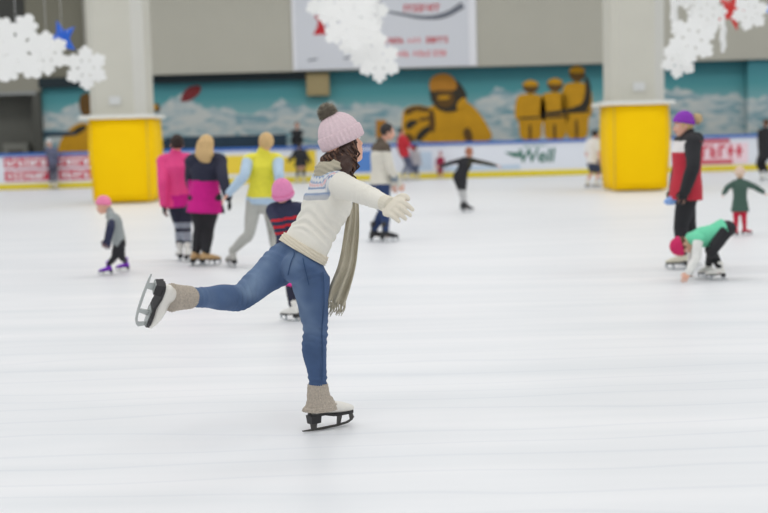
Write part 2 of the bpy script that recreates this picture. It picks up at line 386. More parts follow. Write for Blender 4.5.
g = Geo(); quad(g, bx(408), .3, bx(432), .95, y, 0); part('advert', g, mat('advert_faint', (190, 208, 226), rough=.4), bar, smooth=False); g = Geo(); quad(g, bx(345), .3, bx(372), 1.05, y, 1); quad(g, bx(440), .25, bx(520), .42, y, 0)
part('advert', g, [mat('advert_faint', (190, 208, 226), rough=.4), AB], bar, smooth=False, label='faint blue advert marks')
text('Well', bx(517.5), .50, YB-.012, .66, AG, 'lettering', bar, bold=.012, label='green lettering on the board', shear=.15)
g = Geo(); q = P(514, 155, YB-.012)
for k in range(5):
    g.loft([q+V((-.30+.09*k, 0, .1-.02*k)), q+V((-.12+.09*k, 0, .04)), q+V((.04+.07*k, 0, -.08-.01*k))], [(.02, .004), (.055, .005), (.01, .004)], V((0, 0, 1)), n=8, sub=2)
part('leaf_mark', g, AG, bar, label='green leaf mark left of the lettering')
g = Geo(); scribble(g, bx(524), bx(548), 1.0, 1.1, YB-.012, 0, .12, rr); part('small_lettering', g, mat('advert_greygreen', (150, 180, 176)), bar, smooth=False)

# hanging banner on the upper wall
t = thing('hanging_banner', 'large white banner with red lines and a grey swoosh high on wall', 'banner', V((xs(384, 50, YF-.08), YF-.08, P(384, 68, YF).z-0.02)))
bz = P(384, 68, YF-.08).z; x0 = xs(292.5, 40, YF-.08); x1 = xs(476.5, 40, YF-.08)
g = Geo(); g.box((x0, YF-.06, bz), (x1, YF-.03, bz+3.6)); part('banner_sheet', g, mat('banner_white', (214, 216, 222), rough=.6, var=.02), t, smooth=False)
for xa, xb in ((x1-.28, x1), (x0, x0+.12)): g = Geo(); g.box((xa, YF-.09, bz-.01), (xb, YF-.055, bz+3.6)); part('banner_edge', g, mat('banner_edge', (232, 232, 236), rough=.5), t, smooth=False)
BR = mat('banner_red', (196, 44, 52)); BP = mat('banner_rose', (222, 130, 134)); BG = mat('banner_grey', (112, 116, 126))
yb = YF-.068
def bpt(px, py): return P(px, py, yb)
g = Geo()
for (pa, pb, mi) in (((404, 12), (440, 4), 0), ((386, 43.5), (404, 37.5), 0), ((426, 43), (447, 36.5), 0), ((408, 42.5), (423, 38), 1), ((396, 57), (410, 50.5), 1), ((413, 56.5), (430, 50.5), 1), ((433, 56), (447, 50), 1)):
    a, b = bpt(*pa), bpt(*pb); g = Geo(); scribble(g, a.x, b.x, a.z, b.z, yb, mi, .17, rr); part('lettering', g, [BR, BP], t, smooth=False, label='red unreadable marks' if mi == 0 else 'pale red unreadable marks')
g = Geo(); g.prism([bpt(*p) for p in ((314, 16), (329, 14.5), (325, 21), (324, 26), (328, 34), (313, 35), (317, 27), (318, 21))], V((0, .008, 0))); part('emblem', g, BR, t, smooth=False, label='red waisted emblem')
g = Geo(); g.loft([bpt(*p) for p in ((381, 10), (400, 14), (425, 17.5), (445, 15), (463, 5))], [(.03, .006), (.05, .006), (.07, .006), (.1, .006), (.12, .006)], V((0, 0, 1)), n=8)
part('swoosh', g, BG, t, label='long grey swoosh'); g = Geo(); g.loft([bpt(*p) for p in ((380, 0), (376, 8), (373, 17), (380, 20))], [(.04, .006), (.07, .006), (.05, .006), (.03, .006)], V((0, 0, 1)), n=8)
part('grey_stroke', g, BG, t); g = Geo(); g.loft([bpt(*p) for p in ((372, 24), (378, 26), (381, 24))], [(.03, .006)]*3, V((0, 0, 1)), n=8)
part('grey_stroke', g, BG, t)
for q in ((312, 60), (348, 58)): g = Geo(); g.loft([bpt(q[0]-4, q[1]+.5), bpt(q[0]+5, q[1]-1)], [(.03, .006)]*2, V((0, 0, 1)), n=8); part('grey_stroke', g, BG, t)

# pillars and pads
CON = mat('concrete_paint', (196, 194, 183), rough=.8, var=.05, scale=1.5)
CONL = mat('concrete_lit_facet', (202, 201, 194), rough=.7, var=.03, scale=1.5)  # lighter copy of the concrete, the light on one chamfer painted in
PADM = mat('pad_vinyl', (255, 204, 0), rough=.7, var=.05, scale=1.5, bump=.3, bscale=2.5)
PADM.node_tree.nodes['Principled BSDF'].inputs['Specular IOR Level'].default_value = .12
LEDGE = mat('pad_ledge', (226, 226, 220), rough=.6)
def pillar(pxl, pxr, padl, padr, padtop, where, YP=31.0):
    xc = (xs(padl, 150, YP)+xs(padr, 150, YP))/2
    a, b = xs(pxl, 60, YP+.3), xs(pxr, 60, YP+.3)
    g = Geo(); ch = .16
    for (z0, z1) in ((0, 9.5),):
        poly = [V((a+ch, YP+.3, z0)), V((b-ch*1.7, YP+.3, z0)), V((b, YP+.5, z0)), V((b, YP+1.5, z0)), V((a, YP+1.5, z0)), V((a, YP+.42, z0))]
        g.prism(poly, V((0, 0, z1-z0)))
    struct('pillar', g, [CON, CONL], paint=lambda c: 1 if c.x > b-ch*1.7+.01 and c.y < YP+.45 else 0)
    zt = P((padl+padr)/2, padtop, YP).z; w_ = (xs(padr, 150, YP)-xs(padl, 150, YP))/2
    t = thing('pillar_pad', 'yellow padded wrap around the '+where+' concrete pillar', 'padding', V((xc, YP+.9, 0)), 'yellow pads around the pillars')
    g = Geo(); n = 10; rings = []
    for i in range(n+1):
        z = .05+(zt-.05)*i/n; k = .93+.07*min(1, (i/n)*1.6); bul = .03*math.sin(math.pi*i/n)
        hw = w_*k+bul; y0 = YP-bul; y1 = YP+1.55; c_ = .1
        rings.append([V((xc-hw+c_, y0, z)), V((xc-hw*.33, y0-.03, z)), V((xc+hw*.33, y0-.03, z)), V((xc+hw-c_, y0, z)), V((xc+hw, y0+c_, z)), V((xc+hw, y1, z)), V((xc-hw, y1, z)), V((xc-hw, y0+c_, z))])
    vs = [v for r in rings for v in r]; fs = [tuple(range(7, -1, -1)), tuple(n*8+j for j in range(8))]
    for i in range(n):
        for j in range(8): fs.append((i*8+j, i*8+(j+1) % 8, (i+1)*8+(j+1) % 8, (i+1)*8+j))
    g.add(vs, fs); part('foam_wrap', g, PADM, t)
    for xx in (-.92, .9):
        g = Geo(); g.box((xc+w_*xx-.012, YP-.03, .1), (xc+w_*xx+.012, YP, zt-.02)); part('seam_strap', g, mat('pad_seam', (214, 178, 60)), t, smooth=False)
    g = Geo(); g.box((xc-w_-.2, YP-.12, zt), (xc+w_+.1, YP+1.65, zt+.09)); part('top_ledge', g, LEDGE, t, smooth=False, label='pale ledge on top of the pad')
    g = Geo(); q = P((pxl+pxr)/2, padtop-18, YP+.29); g.box((q.x-.14, YP+.26, q.z-.1), (q.x+.14, YP+.3, q.z+.1))
    solo('notice_plate', g, mat('plate', (206, 207, 206)), 'small pale notice plate low on the '+where+' pillar above its pad', 'notice plate', base=V((q.x, YP+.28, q.z)), smooth=False)
pillar(87, 143, 89, 151, 118.5, 'left', 30.7)
pillar(612, 666, 612, 670, 104.5, 'right', 29.9)

# ================================================================== SNOWFLAKES
FO = mat('white_foam', (240, 240, 238), rough=.9, var=.03)
def flake(px, py, rp, Y, rot, label, yaw=0, m=None, thick=.05, group='white foam snowflakes hung from the ceiling'):
    c = P(px, py, Y); r = rp*Y/FPX
    t = thing('snowflake_decoration', label, 'snowflake', c, group)
    g = Geo(); ca, sa = math.cos(yaw), math.sin(yaw)
    def W(x, z, d=0): return c+V((x*ca-d*sa, x*sa+d*ca, z))
    D = V((-sa, ca, 0))
    def cap(x0, z0, x1, z1, w_, th):
        L = math.hypot(x1-x0, z1-z0); ax, az = (x1-x0)/L, (z1-z0)/L; pl = []
        for k in range(7):
            a = -math.pi/2+math.pi*k/6; pl.append((x1+w_*(math.cos(a)*ax-math.sin(a)*az), z1+w_*(math.cos(a)*az+math.sin(a)*ax)))
        for k in range(7):
            a = math.pi/2+math.pi*k/6; pl.append((x0+w_*(math.cos(a)*ax-math.sin(a)*az), z0+w_*(math.cos(a)*az+math.sin(a)*ax)))
        g.prism([W(x, z, -th/2) for x, z in pl], D*th)
    for k in range(6):
        a = rot+k*math.pi/3; dx, dz = math.cos(a), math.sin(a)
        cap(0, 0, dx*r, dz*r, r*.16, thick*(1+.04*k))
        for s_ in (-1, 1):
            for (q, l) in ((.42, .36), (.7, .3)):
                b = a+s_*math.pi/3.2
                cap(dx*r*q, dz*r*q, dx*r*q+math.cos(b)*r*l, dz*r*q+math.sin(b)*r*l, r*.115, thick*(.9-.1*q-.03*s_))
    part('flake', g, m or FO, t, smooth=False)
    g = Geo(); g.loft([W(0, r*.8), W(0, 7.5-c.z)], [.004, .004], V((1, 0, 0)), n=6, sub=1); part('hanging_cord', g, mat('clear_cord', (200, 200, 200)), t)
D2R = math.pi/180
flake(17, 48, 31, 20.5, 65*D2R, 'big white foam snowflake at the left picture edge, its sides cropped')
flake(47, 53, 19, 21.5, 90*D2R, 'smaller white foam snowflake just under the blue star')
flake(86, 68, 19, 22.3, 30*D2R, 'white foam snowflake in front of the left pillar edge')
flake(0, 55, 22, 22.6, 90*D2R, 'white foam snowflake half outside the left picture edge', )
flake(379, 61, 19, 21, 90*D2R, 'lowest foam snowflake in front of the large white banner')
flake(363, 43, 21, 20.2, 10*D2R, 'second lowest foam snowflake in front of the large banner')
flake(350, 20, 27, 19.5, 40*D2R, 'largest foam snowflake in front of the large white banner')
flake(327, 2, 19, 21.4, 80*D2R, 'leftmost foam snowflake in front of the large white banner')
flake(368, 12, 18, 22.2, 5*D2R, 'rightmost small foam snowflake near the banner swoosh')
flake(679, 60, 16, 21, 80*D2R, 'lowest foam snowflake by the right pillar edge')
flake(692, 39, 22, 20.2, 20*D2R, 'largest foam snowflake by the right pillar, second from bottom')
flake(707, 12, 17, 22.0, 60*D2R, 'foam snowflake cut by the top edge, left of the red star')
flake(674, 10, 16, 21.8, 90*D2R, 'foam snowflake turned edge on along the right pillar', yaw=1.2)
flake(723, 34, 16, 20.6, 80*D2R, 'foam snowflake turned edge on under the red star', yaw=1.2)
flake(686, -1, 9, 22.7, 30*D2R, 'little foam snowflake cut by the top edge near the right pillar')
flake(750, 12, 16, 20.8, 15*D2R, 'foam snowflake right of the red star')
def star(px, py, r0, r1, Y, label, m, tilt, n=5):
    c = P(px, py, Y); k0, k1 = r0*Y/FPX, r1*Y/FPX
    t = thing('star_decoration', label, 'star', c)
    g = Geo(); ring = []
    for k in range(2*n):
        a = tilt+math.pi*k/n; r = k0 if k % 2 == 0 else k1
        ring.append(c+V((math.cos(a)*r*.8, .05*math.sin(a), math.sin(a)*r)))
    g.add(ring+[c+V((0, -.08, 0)), c+V((0, .08, 0))], [(j, (j+1) % (2*n), 2*n) for j in range(2*n)]+[((j+1) % (2*n), j, 2*n+1) for j in range(2*n)])
    part('star', g, m, t, smooth=False)
    g = Geo(); g.loft([c+V((0, 0, k0*.3)), V((c.x, c.y, 7.5))], [.004, .004], V((1, 0, 0)), n=6, sub=1); part('hanging_cord', g, MATS['clear_cord'], t)
BLUE = mat('foil_blue', (22, 96, 206), rough=.35); REDF = mat('foil_red', (206, 44, 40), rough=.4)
star(62, 39, 20, 9, 22.9, 'bright blue hanging star above the left foam snowflakes', BLUE, 1.9, 5)
star(732, 10, 22, 9, 23.2, 'red hanging star among the right foam snowflakes', REDF, 1.2, 5)
star(769, 9, 8, 4, 21.3, 'small blue hanging star at the right picture edge', mat('foil_pale', (130, 160, 220), rough=.4), 1.2, 5)

# ================================================================== PEOPLE
SKIN = mat('skin', (226, 172, 148), rough=.55, var=.06, scale=20)
LIP = mat('lips', (178, 92, 88), rough=.5); EYW = mat('eye_white', (235, 235, 232), rough=.3); EYI = mat('iris', (60, 44, 34), rough=.2)
STEEL = mat('blade_steel', (170, 174, 178), rough=.3, metal=.8); STEELD = mat('dark_blade', (84, 82, 80), rough=.45, metal=.5)
BLK = cl('black_cloth', (38, 38, 42)); SOLE = mat('black_sole', (34, 32, 34), rough=.5); GREYB = mat('dark_grey', (70, 70, 74))
def frame(up, fwd):
    U = up.normalized(); F = (fwd-U*fwd.dot(U)).normalized(); return U, F, F.cross(U)   # up, forward, right
def hand_geo(g, wr, d, pn, L, thumb, r=1.0, curl=.5, n=8, fingers=True, palm=True, spread=1.0):
    """wr wrist, d direction, pn palm normal (fingers curl towards it), thumb = vector to thumb side"""
    d = d.normalized(); th = (thumb-d*thumb.dot(d)).normalized(); pn = d.cross(th) if d.cross(th).dot(pn) > 0 else -d.cross(th)
    W = L*.23*r
    if palm: g.loft([wr-d*L*.05, wr+d*L*.2, wr+d*L*.46], [(L*.15*r, L*.12*r), (W, L*.085*r), (W*1.0, L*.07*r)], th, n=12, sub=3)
    if fingers:
        for k, ln in enumerate((.42, .48, .45, .35)):
            b = wr+d*L*.46+th*W*(.8-.53*k)*spread; l = L*ln
            p1 = b+d*l*.4+pn*l*.12*curl; p2 = p1+(d*.28*l+pn*l*.22*curl*1.3); p3 = p2+(d*.18*l+pn*l*.24*curl*1.5)
            g.loft([b-d*L*.08, b, p1, p2, p3], [L*.05*r, L*.05*r, L*.048*r, L*.043*r, L*.036*r], th, n=n, sub=2)
        b = wr+d*L*.12+th*W*.7
        g.loft([b, b+th*L*.13+d*L*.12, b+th*L*.17+d*L*.26+pn*L*.05, b+th*L*.15+d*L*.37+pn*L*.08], [L*.065*r, L*.06*r, L*.052*r, L*.04*r], pn, n=n, sub=2)
def head_geo(g, c, U, F, R, k):
    """c = centre of the cranium, k = scale (1 = adult)"""
    g.ell(c-F*.012*k, R*.076*k, F*.094*k, U*.098*k)
    g.ell(c+F*.030*k-U*.055*k, R*.056*k, F*.058*k, U*.068*k)       # lower face
    g.ell(c+F*.055*k-U*.100*k, R*.026*k, F*.026*k, U*.020*k)       # chin
    g.ell(c+F*.062*k+U*.012*k, R*.050*k, F*.022*k, U*.014*k)       # brow
    g.loft([c+F*.078*k+U*.0*k, c+F*.092*k-U*.022*k, c+F*.102*k-U*.040*k], [.009*k, .011*k, .014*k], R, n=10, sub=2)  # nose
    for s_ in (-1, 1):
        g.ell(c+R*s_*.040*k+F*.056*k-U*.038*k, R*.020*k, F*.018*k, U*.018*k)  # cheeks
        g.ell(c+R*s_*.076*k-F*.008*k-U*.020*k, R*.010*k, F*.018*k, U*.030*k)  # ears
def face_bits(root, c, U, F, R, k, vis=True):
    gl = Geo()
    for s_ in (-1, 1):
        g = Geo(); gi = Geo(); gb = Geo(); e = c+R*s_*.031*k+F*.0735*k-U*.010*k
        g.ell(e, R*.013*k, F*.011*k, U*.008*k, nu=10, nv=8)
        gi.ell(e+F*.0085*k, R*.0055*k, F*.004*k, U*.0055*k, nu=8, nv=6)
        gb.loft([e-R*.014*k+U*.020*k+F*.006*k, e+U*.024*k+F*.010*k, e+R*.014*k+U*.020*k+F*.006*k], [.003*k]*3, U, n=6, sub=2)
        eo = part('eye', g, EYW, root); part('iris', gi, EYI, eo); part('eyebrow', gb, EYI, root)
    gl.ell(c+F*.086*k-U*.068*k, R*.023*k, F*.007*k, U*.0045*k, nu=10, nv=6); gl.ell(c+F*.085*k-U*.076*k, R*.019*k, F*.008*k, U*.006*k, nu=10, nv=6)
    part('lips', gl, LIP, root)
def skate(root, base, U, F, s, bootm, bladem=None, solem=None, heel=True, shaft=.13, top=None, fine=False):
    """base = point under the ankle on the blade's lower edge"""
    U, F, R = frame(U, F); bladem = bladem or STEEL; solem = solem or SOLE
    z0 = .062*s                                                     # height of the sole
    def W(f, u, r=0): return base+F*f*s+U*(u*s)+R*r*s
    hh = .82 if fine else 1
    g = Geo()
    g.loft([W(-.045+(.008 if fine else 0), .105-(.006 if fine else 0)), W(0, .108), W(.05, .104), W(.10, .096), W(.145, .088), W(.170, .084)], [(.034*s*hh, .042*s*hh), (.036*s*hh, .044*s*hh), (.038*s, .038*s*hh), (.043*s, .030*s), (.040*s, .022*s), (.028*s, .016*s)], R, n=16, sub=3)
    kf = .8 if fine else 1
    g.loft([W(-.012, .10), W(-.010, .15), W(-.006, .15+shaft*.55), W(-.012, .15+shaft)], [(.036*s*kf, .050*s*kf), (.037*s*kf, .047*s*kf), (.040*s*kf, .046*s*kf), (.043*s*kf, .050*s*kf)], R, n=16, sub=3)
    g2 = remesh(g, .005*s if fine else .012*s, 3)
    boot = part('skate_boot', g2, bootm, root)
    # sole + heel
    def outline(inset, u):
        pts = [(-.075, 0), (-.07, .022), (-.05, .032), (0, .030), (.05, .030), (.10, .040), (.14, .038), (.17, .026), (.183, .006)]
        l = [(f, r) for f, r in pts]+[(f, -r) for f, r in reversed(pts[1:])]
        return [W(f, u+(0.0 if f > .03 else 0.012), r) for f, r in l]
    g = Geo(); g.prism(outline(0, .062), U*(.012*s)); part('sole', g, solem, boot, smooth=False)
    if heel:
        g = Geo(); q = [(-.078, .026), (-.02, .028), (-.02, -.028), (-.078, -.026)]
        n0 = [W(f, .078, r) for f, r in q]; n1 = [W(f*.9-.004, .040, r*.85) for f, r in q]
        g.add(n0+n1, [(0,1,2,3), (7,6,5,4), (0,4,5,1), (1,5,6,2), (2,6,7,3), (3,7,4,0)]); part('heel', g, solem, boot, smooth=False)
    # blade
    g = Geo(); pr = []
    bot = [(-.115, .006), (-.08, .002), (0, .0), (.09, .0015), (.15, .008), (.178, .020), (.190, .034)]
    topl = [(.182, .038), (.168, .026), (.14, .018), (.09, .013), (0, .012), (-.08, .012), (-.118, .012)]
    lst = bot+topl; th = .005*s if fine else .008*s
    nb = len(bot)
    for i in range(nb-1):
        a, b = bot[i], bot[i+1]; c_, d = topl[nb-2-i], topl[nb-1-i]
        g.prism([W(a[0], a[1])-R*th/2, W(b[0], b[1])-R*th/2, W(c_[0], c_[1])-R*th/2, W(d[0], d[1])-R*th/2], R*th)
    def st(pl): g.prism([W(f, u)-R*th*.6 for f, u in pl], R*th*1.2)
    hz = .040 if heel else .062
    st([(-.065, .010), (-.035, .010), (-.03, hz), (-.070, hz)]); st([(.085, .010), (.105, .010), (.120, .062), (.090, .062)]); st([(.165, .022), (.188, .034), (.178, .062), (.158, .062)])
    g.prism([W(-.075, hz-.002, -.02), W(-.025, hz-.002, -.02), W(-.025, hz-.002, .02), W(-.075, hz-.002, .02)], U*(.004*s)); g.prism([W(.07, .058, -.025), W(.17, .058, -.02), W(.17, .058, .02), W(.07, .058, .025)], U*(.005*s))
    part('blade', g, bladem, boot, smooth=False)
    if fine:
        g = Geo()
        for k in range(6):
            f = .02+.013*k; u = .150-.0055*k*1.1
            for s_ in (-1, 1): g.loft([W(f, u-.006, -s_*.024), W(f+.007, u+.002, 0), W(f+.014, u-.008, s_*.024)], [.0022*s]*3, F, n=6, sub=3)
        part('laces', g, mat('lace', (222, 218, 206)), boot)
    return boot

class Fig:
    """an articulated figure; joints are world points"""
    def __init__(s, name_label, cat, base, sc, hk=1.0, group=None):
        s.root = thing('person', name_label, cat, base, group); s.s = sc; s.hk = hk; s.J = {}
def person(label, bpx, bpy_, sc, J, face, feet, hk=1.0, vox=None, bulk=1.0, body_yaw=None, spine=0.0, group=None, top=None, legs=None, hat=None, hair=None, gloves=None, boots=None, shaft=.05, skirt=None, blades=True, armsign=(0, 0), kneesign=(-1, -1)):
    """J: pixel joints head, neck, pelvis, sh*, el*, wr*, kn* ; feet: [(px,dY,yaw)...] or dict with lifted feet"""
    B = G(bpx, bpy_); Y0 = B.y; s = sc
    root = thing('person', label, 'person', V((B.x, B.y, 0)), group)
    by = body_yaw; F = V((math.cos(by), math.sin(by), 0)); R = V((math.sin(by), -math.cos(by), 0))
    def g3(k): v = J[k]; return P(v[0], v[1], Y0+(v[2] if len(v) > 2 else 0))
    pel = g3('pelvis'); neck = g3('neck'); head = g3('head')
    tu = (neck-pel).normalized()
    hw, sw = .085*s, .165*s
    hips = [pel-R*hw, pel+R*hw]; sh = [neck-tu*.05*s-R*sw, neck-tu*.05*s+R*sw]   # 0 = left, 1 = right
    for i, k in enumerate(('shL', 'shR')):
        if k in J: sh[i] = g3(k)
    els, wrs = [], []
    for i, k in enumerate('LR'):
        e = J['el'+k]; e = solve(sh[i], e[0], e[1], .28*s, e[2] if len(e) > 2 else 1)
        w_ = J['wr'+k]; w_ = solve(e, w_[0], w_[1], .25*s, w_[2] if len(w_) > 2 else 1)
        els.append(e); wrs.append(w_)
    kn, an, fts = [], [], []
    for i, k in enumerate('LR'):
        f = feet[i]
        fd = V((math.cos(f[2]), math.sin(f[2]), 0)); b = GX(f[0], Y0+f[1]); bs = b-fd*.03*s; bs.z = .003
        a = bs+V((0, 0, .16*s)); fts.append((bs, fd)); an.append(a)
        e = J['kn'+k] if 'kn'+k in J else None
        if e:
            q_ = solve(hips[i], e[0], e[1], .43*s, e[2] if len(e) > 2 else -1); dy = q_.y-hips[i].y; cp = .11*s
            if abs(dy) > cp: q_ = P(e[0], e[1], hips[i].y+math.copysign(cp, dy))
            kn.append(q_)
        else:
            m = (hips[i]+a)/2; L = (hips[i]-a).length; bend = math.sqrt(max(0, (.42*s)**2-(L/2)**2))
            kn.append(m+F*min(bend, .2*s))
    # ---------- head frame
    fy, fp = face; FF = V((math.cos(fy)*math.cos(fp), math.sin(fy)*math.cos(fp), math.sin(fp)))
    hu = V((0, 0, 1)) if abs(fp) < .9 else (head-neck)
    hu = ((head-neck).normalized()*.5+hu.normalized()); U, HF, HR = frame(hu, FF); k = s*hk
    # ---------- shapes
    def torso(g, d, hem=None, hemr=1.0):
        m = bulk
        wst = pel.lerp(neck, .38)+F*spine*.5*s; cst = pel.lerp(neck, .72)+F*spine*s*.6
        pts = [pel-tu*.05*s, pel, wst, cst, neck-tu*.05*s, neck]
        rd = [(.150*s*m+d, .105*s*m+d), (.158*s*m+d, .115*s*m+d), (.128*s*m+d, .098*s*m+d), (.150*s*m+d, .112*s*m+d), (.125*s*m+d, .08*s*m+d), (.055*s+d, .055*s+d)]
        if hem:
            pts = [pel-tu*hem*s]+pts[1:]; rd[0] = (.168*s*m*hemr+d, .122*s*m*hemr+d); rd[1] = (.162*s*m+d, .118*s*m+d)
        g.loft(pts, rd, [R]*6, n=20, sub=4, flat=hem is not None)
        for i in (0, 1): g.loft([neck-tu*.04*s, sh[i].lerp(neck, .3), sh[i]], [.05*s+d, .055*s+d, .057*s*m+d], F, n=12)
    def arm(g, i, d, r=1.0, a=0, b=1.0):
        pts = [sh[i], sh[i].lerp(els[i], .5), els[i], els[i].lerp(wrs[i], .4), wrs[i]]
        rd = [.056*s*r+d, .048*s*r+d, .042*s*r+d, .040*s*r+d, .028*s*r+d]
        g.loft(pts, rd, F, n=12)
    def leg(g, i, d, r=1.0, end=None):
        ae = an[i]+V((0, 0, .02*s))
        sd = R
        g.loft([hips[i], hips[i].lerp(kn[i], .45), kn[i], kn[i].lerp(ae, .35), ae], [(.088*s*r+d, .095*s*r+d), (.076*s*r+d, .08*s*r+d), (.054*s*r+d, .058*s*r+d), (.052*s*r+d, .056*s*r+d), (.036*s*r+d, .038*s*r+d)], sd, n=14)
    vx = vox or max(.012, .016*s)
    # body
    g = Geo(); torso(g, -.012*s); [arm(g, i, -.004*s) for i in (0, 1)]; [leg(g, i, -.006*s) for i in (0, 1)]
    g.loft([neck-tu*.06*s, neck.lerp(head, .35), head-U*.03*k], [.05*s, .046*k, .05*k], R, n=12)
    head_geo(g, head, U, HF, HR, k)
    for i in (0, 1):
        b_, f_ = fts[i]; g.loft([an[i], b_+V((0, 0, .10*s))-f_*.02*s, b_+V((0, 0, .09*s))+f_*.12*s], [.034*s, .034*s, (.034*s, .018*s)], f_.cross(V((0, 0, 1))), n=10)
    g = remesh(g, vx*.85, 2)
    hl = .165*s; hd = []
    for i in (0, 1):
        d = (wrs[i]-els[i]).normalized(); side = R*(1 if i else -1)
        th = F if abs(d.dot(F)) < .8 else V((0, 0, 1)); pn = -side
        if 'palm' in J: pn = V(J['palm'])
        hd.append((wrs[i], d, pn, th)); hand_geo(g, wrs[i], d, pn, hl, th, n=6)
    body = part('body', g, SKIN, root)
    face_bits(root, head, U, HF, HR, k)
    # legs clothing
    if legs:
        g = Geo(); [leg(g, i, legs.get('d', .010)*s, legs.get('r', 1.0)) for i in (0, 1)]
        g.loft([pel-tu*.06*s, pel, pel+tu*.10*s], [(.150*s, .11*s), (.162*s, .122*s), (.135*s, .105*s)], R, n=16)
        if legs.get('short'):
            g = Geo()
            for i in (0, 1): g.loft([hips[i], hips[i].lerp(kn[i], .9)], [(.1*s, .105*s), (.085*s, .085*s)], R, n=14)
            g.loft([pel-tu*.06*s, pel, pel+tu*.10*s], [(.150*s, .11*s), (.162*s, .122*s), (.135*s, .105*s)], R, n=16)
        g = remesh(g, vx*.8, 3); part(legs.get('name', 'trousers'), g, legs['m'], root, paint=legs.get('paint'))
    if top:
        g = Geo(); torso(g, top.get('d', .018)*s, top.get('hem'), top.get('hemr', 1.0)); 
        sl = top.get('sleeve', 1)
        if sl and not top.get('sleeve_m'):
            for i in (0, 1):
                if sl >= 1: arm(g, i, top.get('da', .014)*s)
                else: g.loft([sh[i], sh[i].lerp(els[i], sl*2)], [.066*s, .06*s], F, n=12)
        if top.get('collar'): g.loft([neck-tu*.02*s, neck+tu*.05*s], [.075*s, .07*s], R, n=14)
        g = remesh(g, vx*.85, 3)
        tp = part(top.get('name', 'jacket'), g, top['m'], root, paint=(lambda c: top['paint'](c, dict(pel=pel, neck=neck, tu=tu, R=R, F=F, sh=sh, els=els, wrs=wrs, s=s))) if top.get('paint') else None)
        if top.get('sleeve_m'):
            for i in (0, 1):
                g = Geo(); arm(g, i, top.get('da', .016)*s); part('sleeve', remesh(g, vx*.8, 2), top['sleeve_m'], root)
        if top.get('extra'): top['extra'](root, dict(pel=pel, neck=neck, tu=tu, R=R, F=F, sh=sh, els=els, wrs=wrs, s=s, an=an, kn=kn))
    if skirt:
        g = Geo(); g.loft([pel-tu*skirt['l']*s, pel-tu*skirt['l']*.4*s, pel+tu*.06*s], [(skirt['w']*s, skirt['w']*.85*s), (.17*s, .14*s), (.15*s, .12*s)], R, n=18); part('skirt', remesh(g, vx*.85, 2), skirt['m'], root)
    if gloves:
        for i in (0, 1):
            w0, d, pn, th = hd[i]; g = Geo(); g.loft([w0-d*.05*s, w0+d*.01*s], [.042*s, .038*s], th, n=10); hand_geo(g, w0, d, pn, hl*1.04, th, r=1.25, n=8, palm=True); part('glove', g, gloves, root)
    if hair:
        g = Geo(); rr_ = random.Random(int(bpx)); hc = head-HF*.020*k+U*.012*k
        g.ell(hc, HR*.086*k, HF*.096*k, U*.100*k, nu=20, nv=14)
        if hair.get('long'):
            L = hair['long']; q = head-HF*.075*k
            g.loft([q+U*.02*k, q-U*.07*k-HF*.01*k, q-V((0, 0, 1))*L*s*.6-HF*.03*k, q-V((0, 0, 1))*L*s-HF*.02*k], [(.095*k, .05*k), (.112*k, .055*k), (.115*k, .05*k), (.07*k, .03*k)], HR, n=14)
        if hair.get('bun'): g.sph(head-HF*.10*k+U*.05*k, .035*k, nu=10, nv=8)
        if hair.get('tail'): q = head-HF*.09*k+U*.03*k; g.loft([q, q-HF*.06*k+U*.0*k, q-HF*.075*k-U*.12*k], [.03*k, .042*k, .016*k], HR, n=10)
        g = remesh(g, .009*k, 2)
        # carve the face opening by pushing hair back behind the face plane
        for i, v in enumerate(g.v):
            r_ = v-head; f_ = r_.dot(HF); u_ = r_.dot(U)
            if f_ > .035*k and u_ < .055*k: g.v[i] = v-HF*(f_-.035*k)*1.0
            g.v[i] = g.v[i]+noise.noise_vector(g.v[i]*60)*.004*k
        part('hair', g, hair['m'], root)
    if hat:
        g = Geo(); hc = head-HF*.012*k+U*(.018*k); axis = (U*.95-HF*.3).normalized(); AU, AF, AR_ = frame(axis, HF)
        if hat.get('helmet'):
            g.ell(hc+U*.01*k, HR*.1*k, HF*.12*k, U*.108*k, nu=24, nv=16)
            g.v = [v if (v-hc).dot(U) > -.03*k else v-U*((v-hc).dot(U)+.03*k) for v in g.v]
            g.loft([hc+HR*.098*k*math.cos(a)+HF*.115*k*math.sin(a)-U*.025*k for a in [x*math.pi/8 for x in range(17)]], [.009*k]*17, U, n=6, sub=1)
        else:
            def rib(th, ph): return 1+.018*math.cos(th*18)
            g.ell(hc+AU*.005*k, AR_*.093*k, AF*.108*k, AU*.112*k, nu=54, nv=14, fn=rib)
            cut = hat.get('cut', -.012)*k
            g.v = [v if (v-hc).dot(AU) > cut else v-AU*((v-hc).dot(AU)-cut) for v in g.v]
            ringp = [hc+AR_*.092*k*math.cos(a)+AF*.106*k*math.sin(a)+AU*(.008+(hat.get('cut', -.012)+.012)*.8)*k for a in [x*math.pi/12 for x in range(25)]]
            g.loft(ringp, [(.009*k, .024*k)]*25, [(p-hc).normalized() for p in ringp], n=8, sub=1)
        h = part(hat.get('name', 'knitted_hat'), g, hat['m'], root)
        if hat.get('pom'):
            g = Geo(); pc = hc+AU*.13*k
            if hat.get('pomback'): pc = hc-HF*.14*k+U*.015*k
            rr_ = random.Random(9)
            for _ in range(170):
                d = V((rr_.gauss(0, 1), rr_.gauss(0, 1), rr_.gauss(0, 1))).normalized(); sd = d.orthogonal().normalized()*.006*k; s2 = d.cross(sd)
                g.add([pc+sd, pc-sd*.5+s2*.8, pc-sd*.5-s2*.8, pc+d*.048*k*hat.get('pomr', 1)], [(0, 1, 3), (1, 2, 3), (2, 0, 3), (0, 2, 1)])
            g.sph(pc, .036*k*hat.get('pomr', 1), nu=12, nv=8); part('pompom', g, hat['pom'], h)
    bm_ = boots or mat('boot_white', (232, 230, 224), rough=.5)
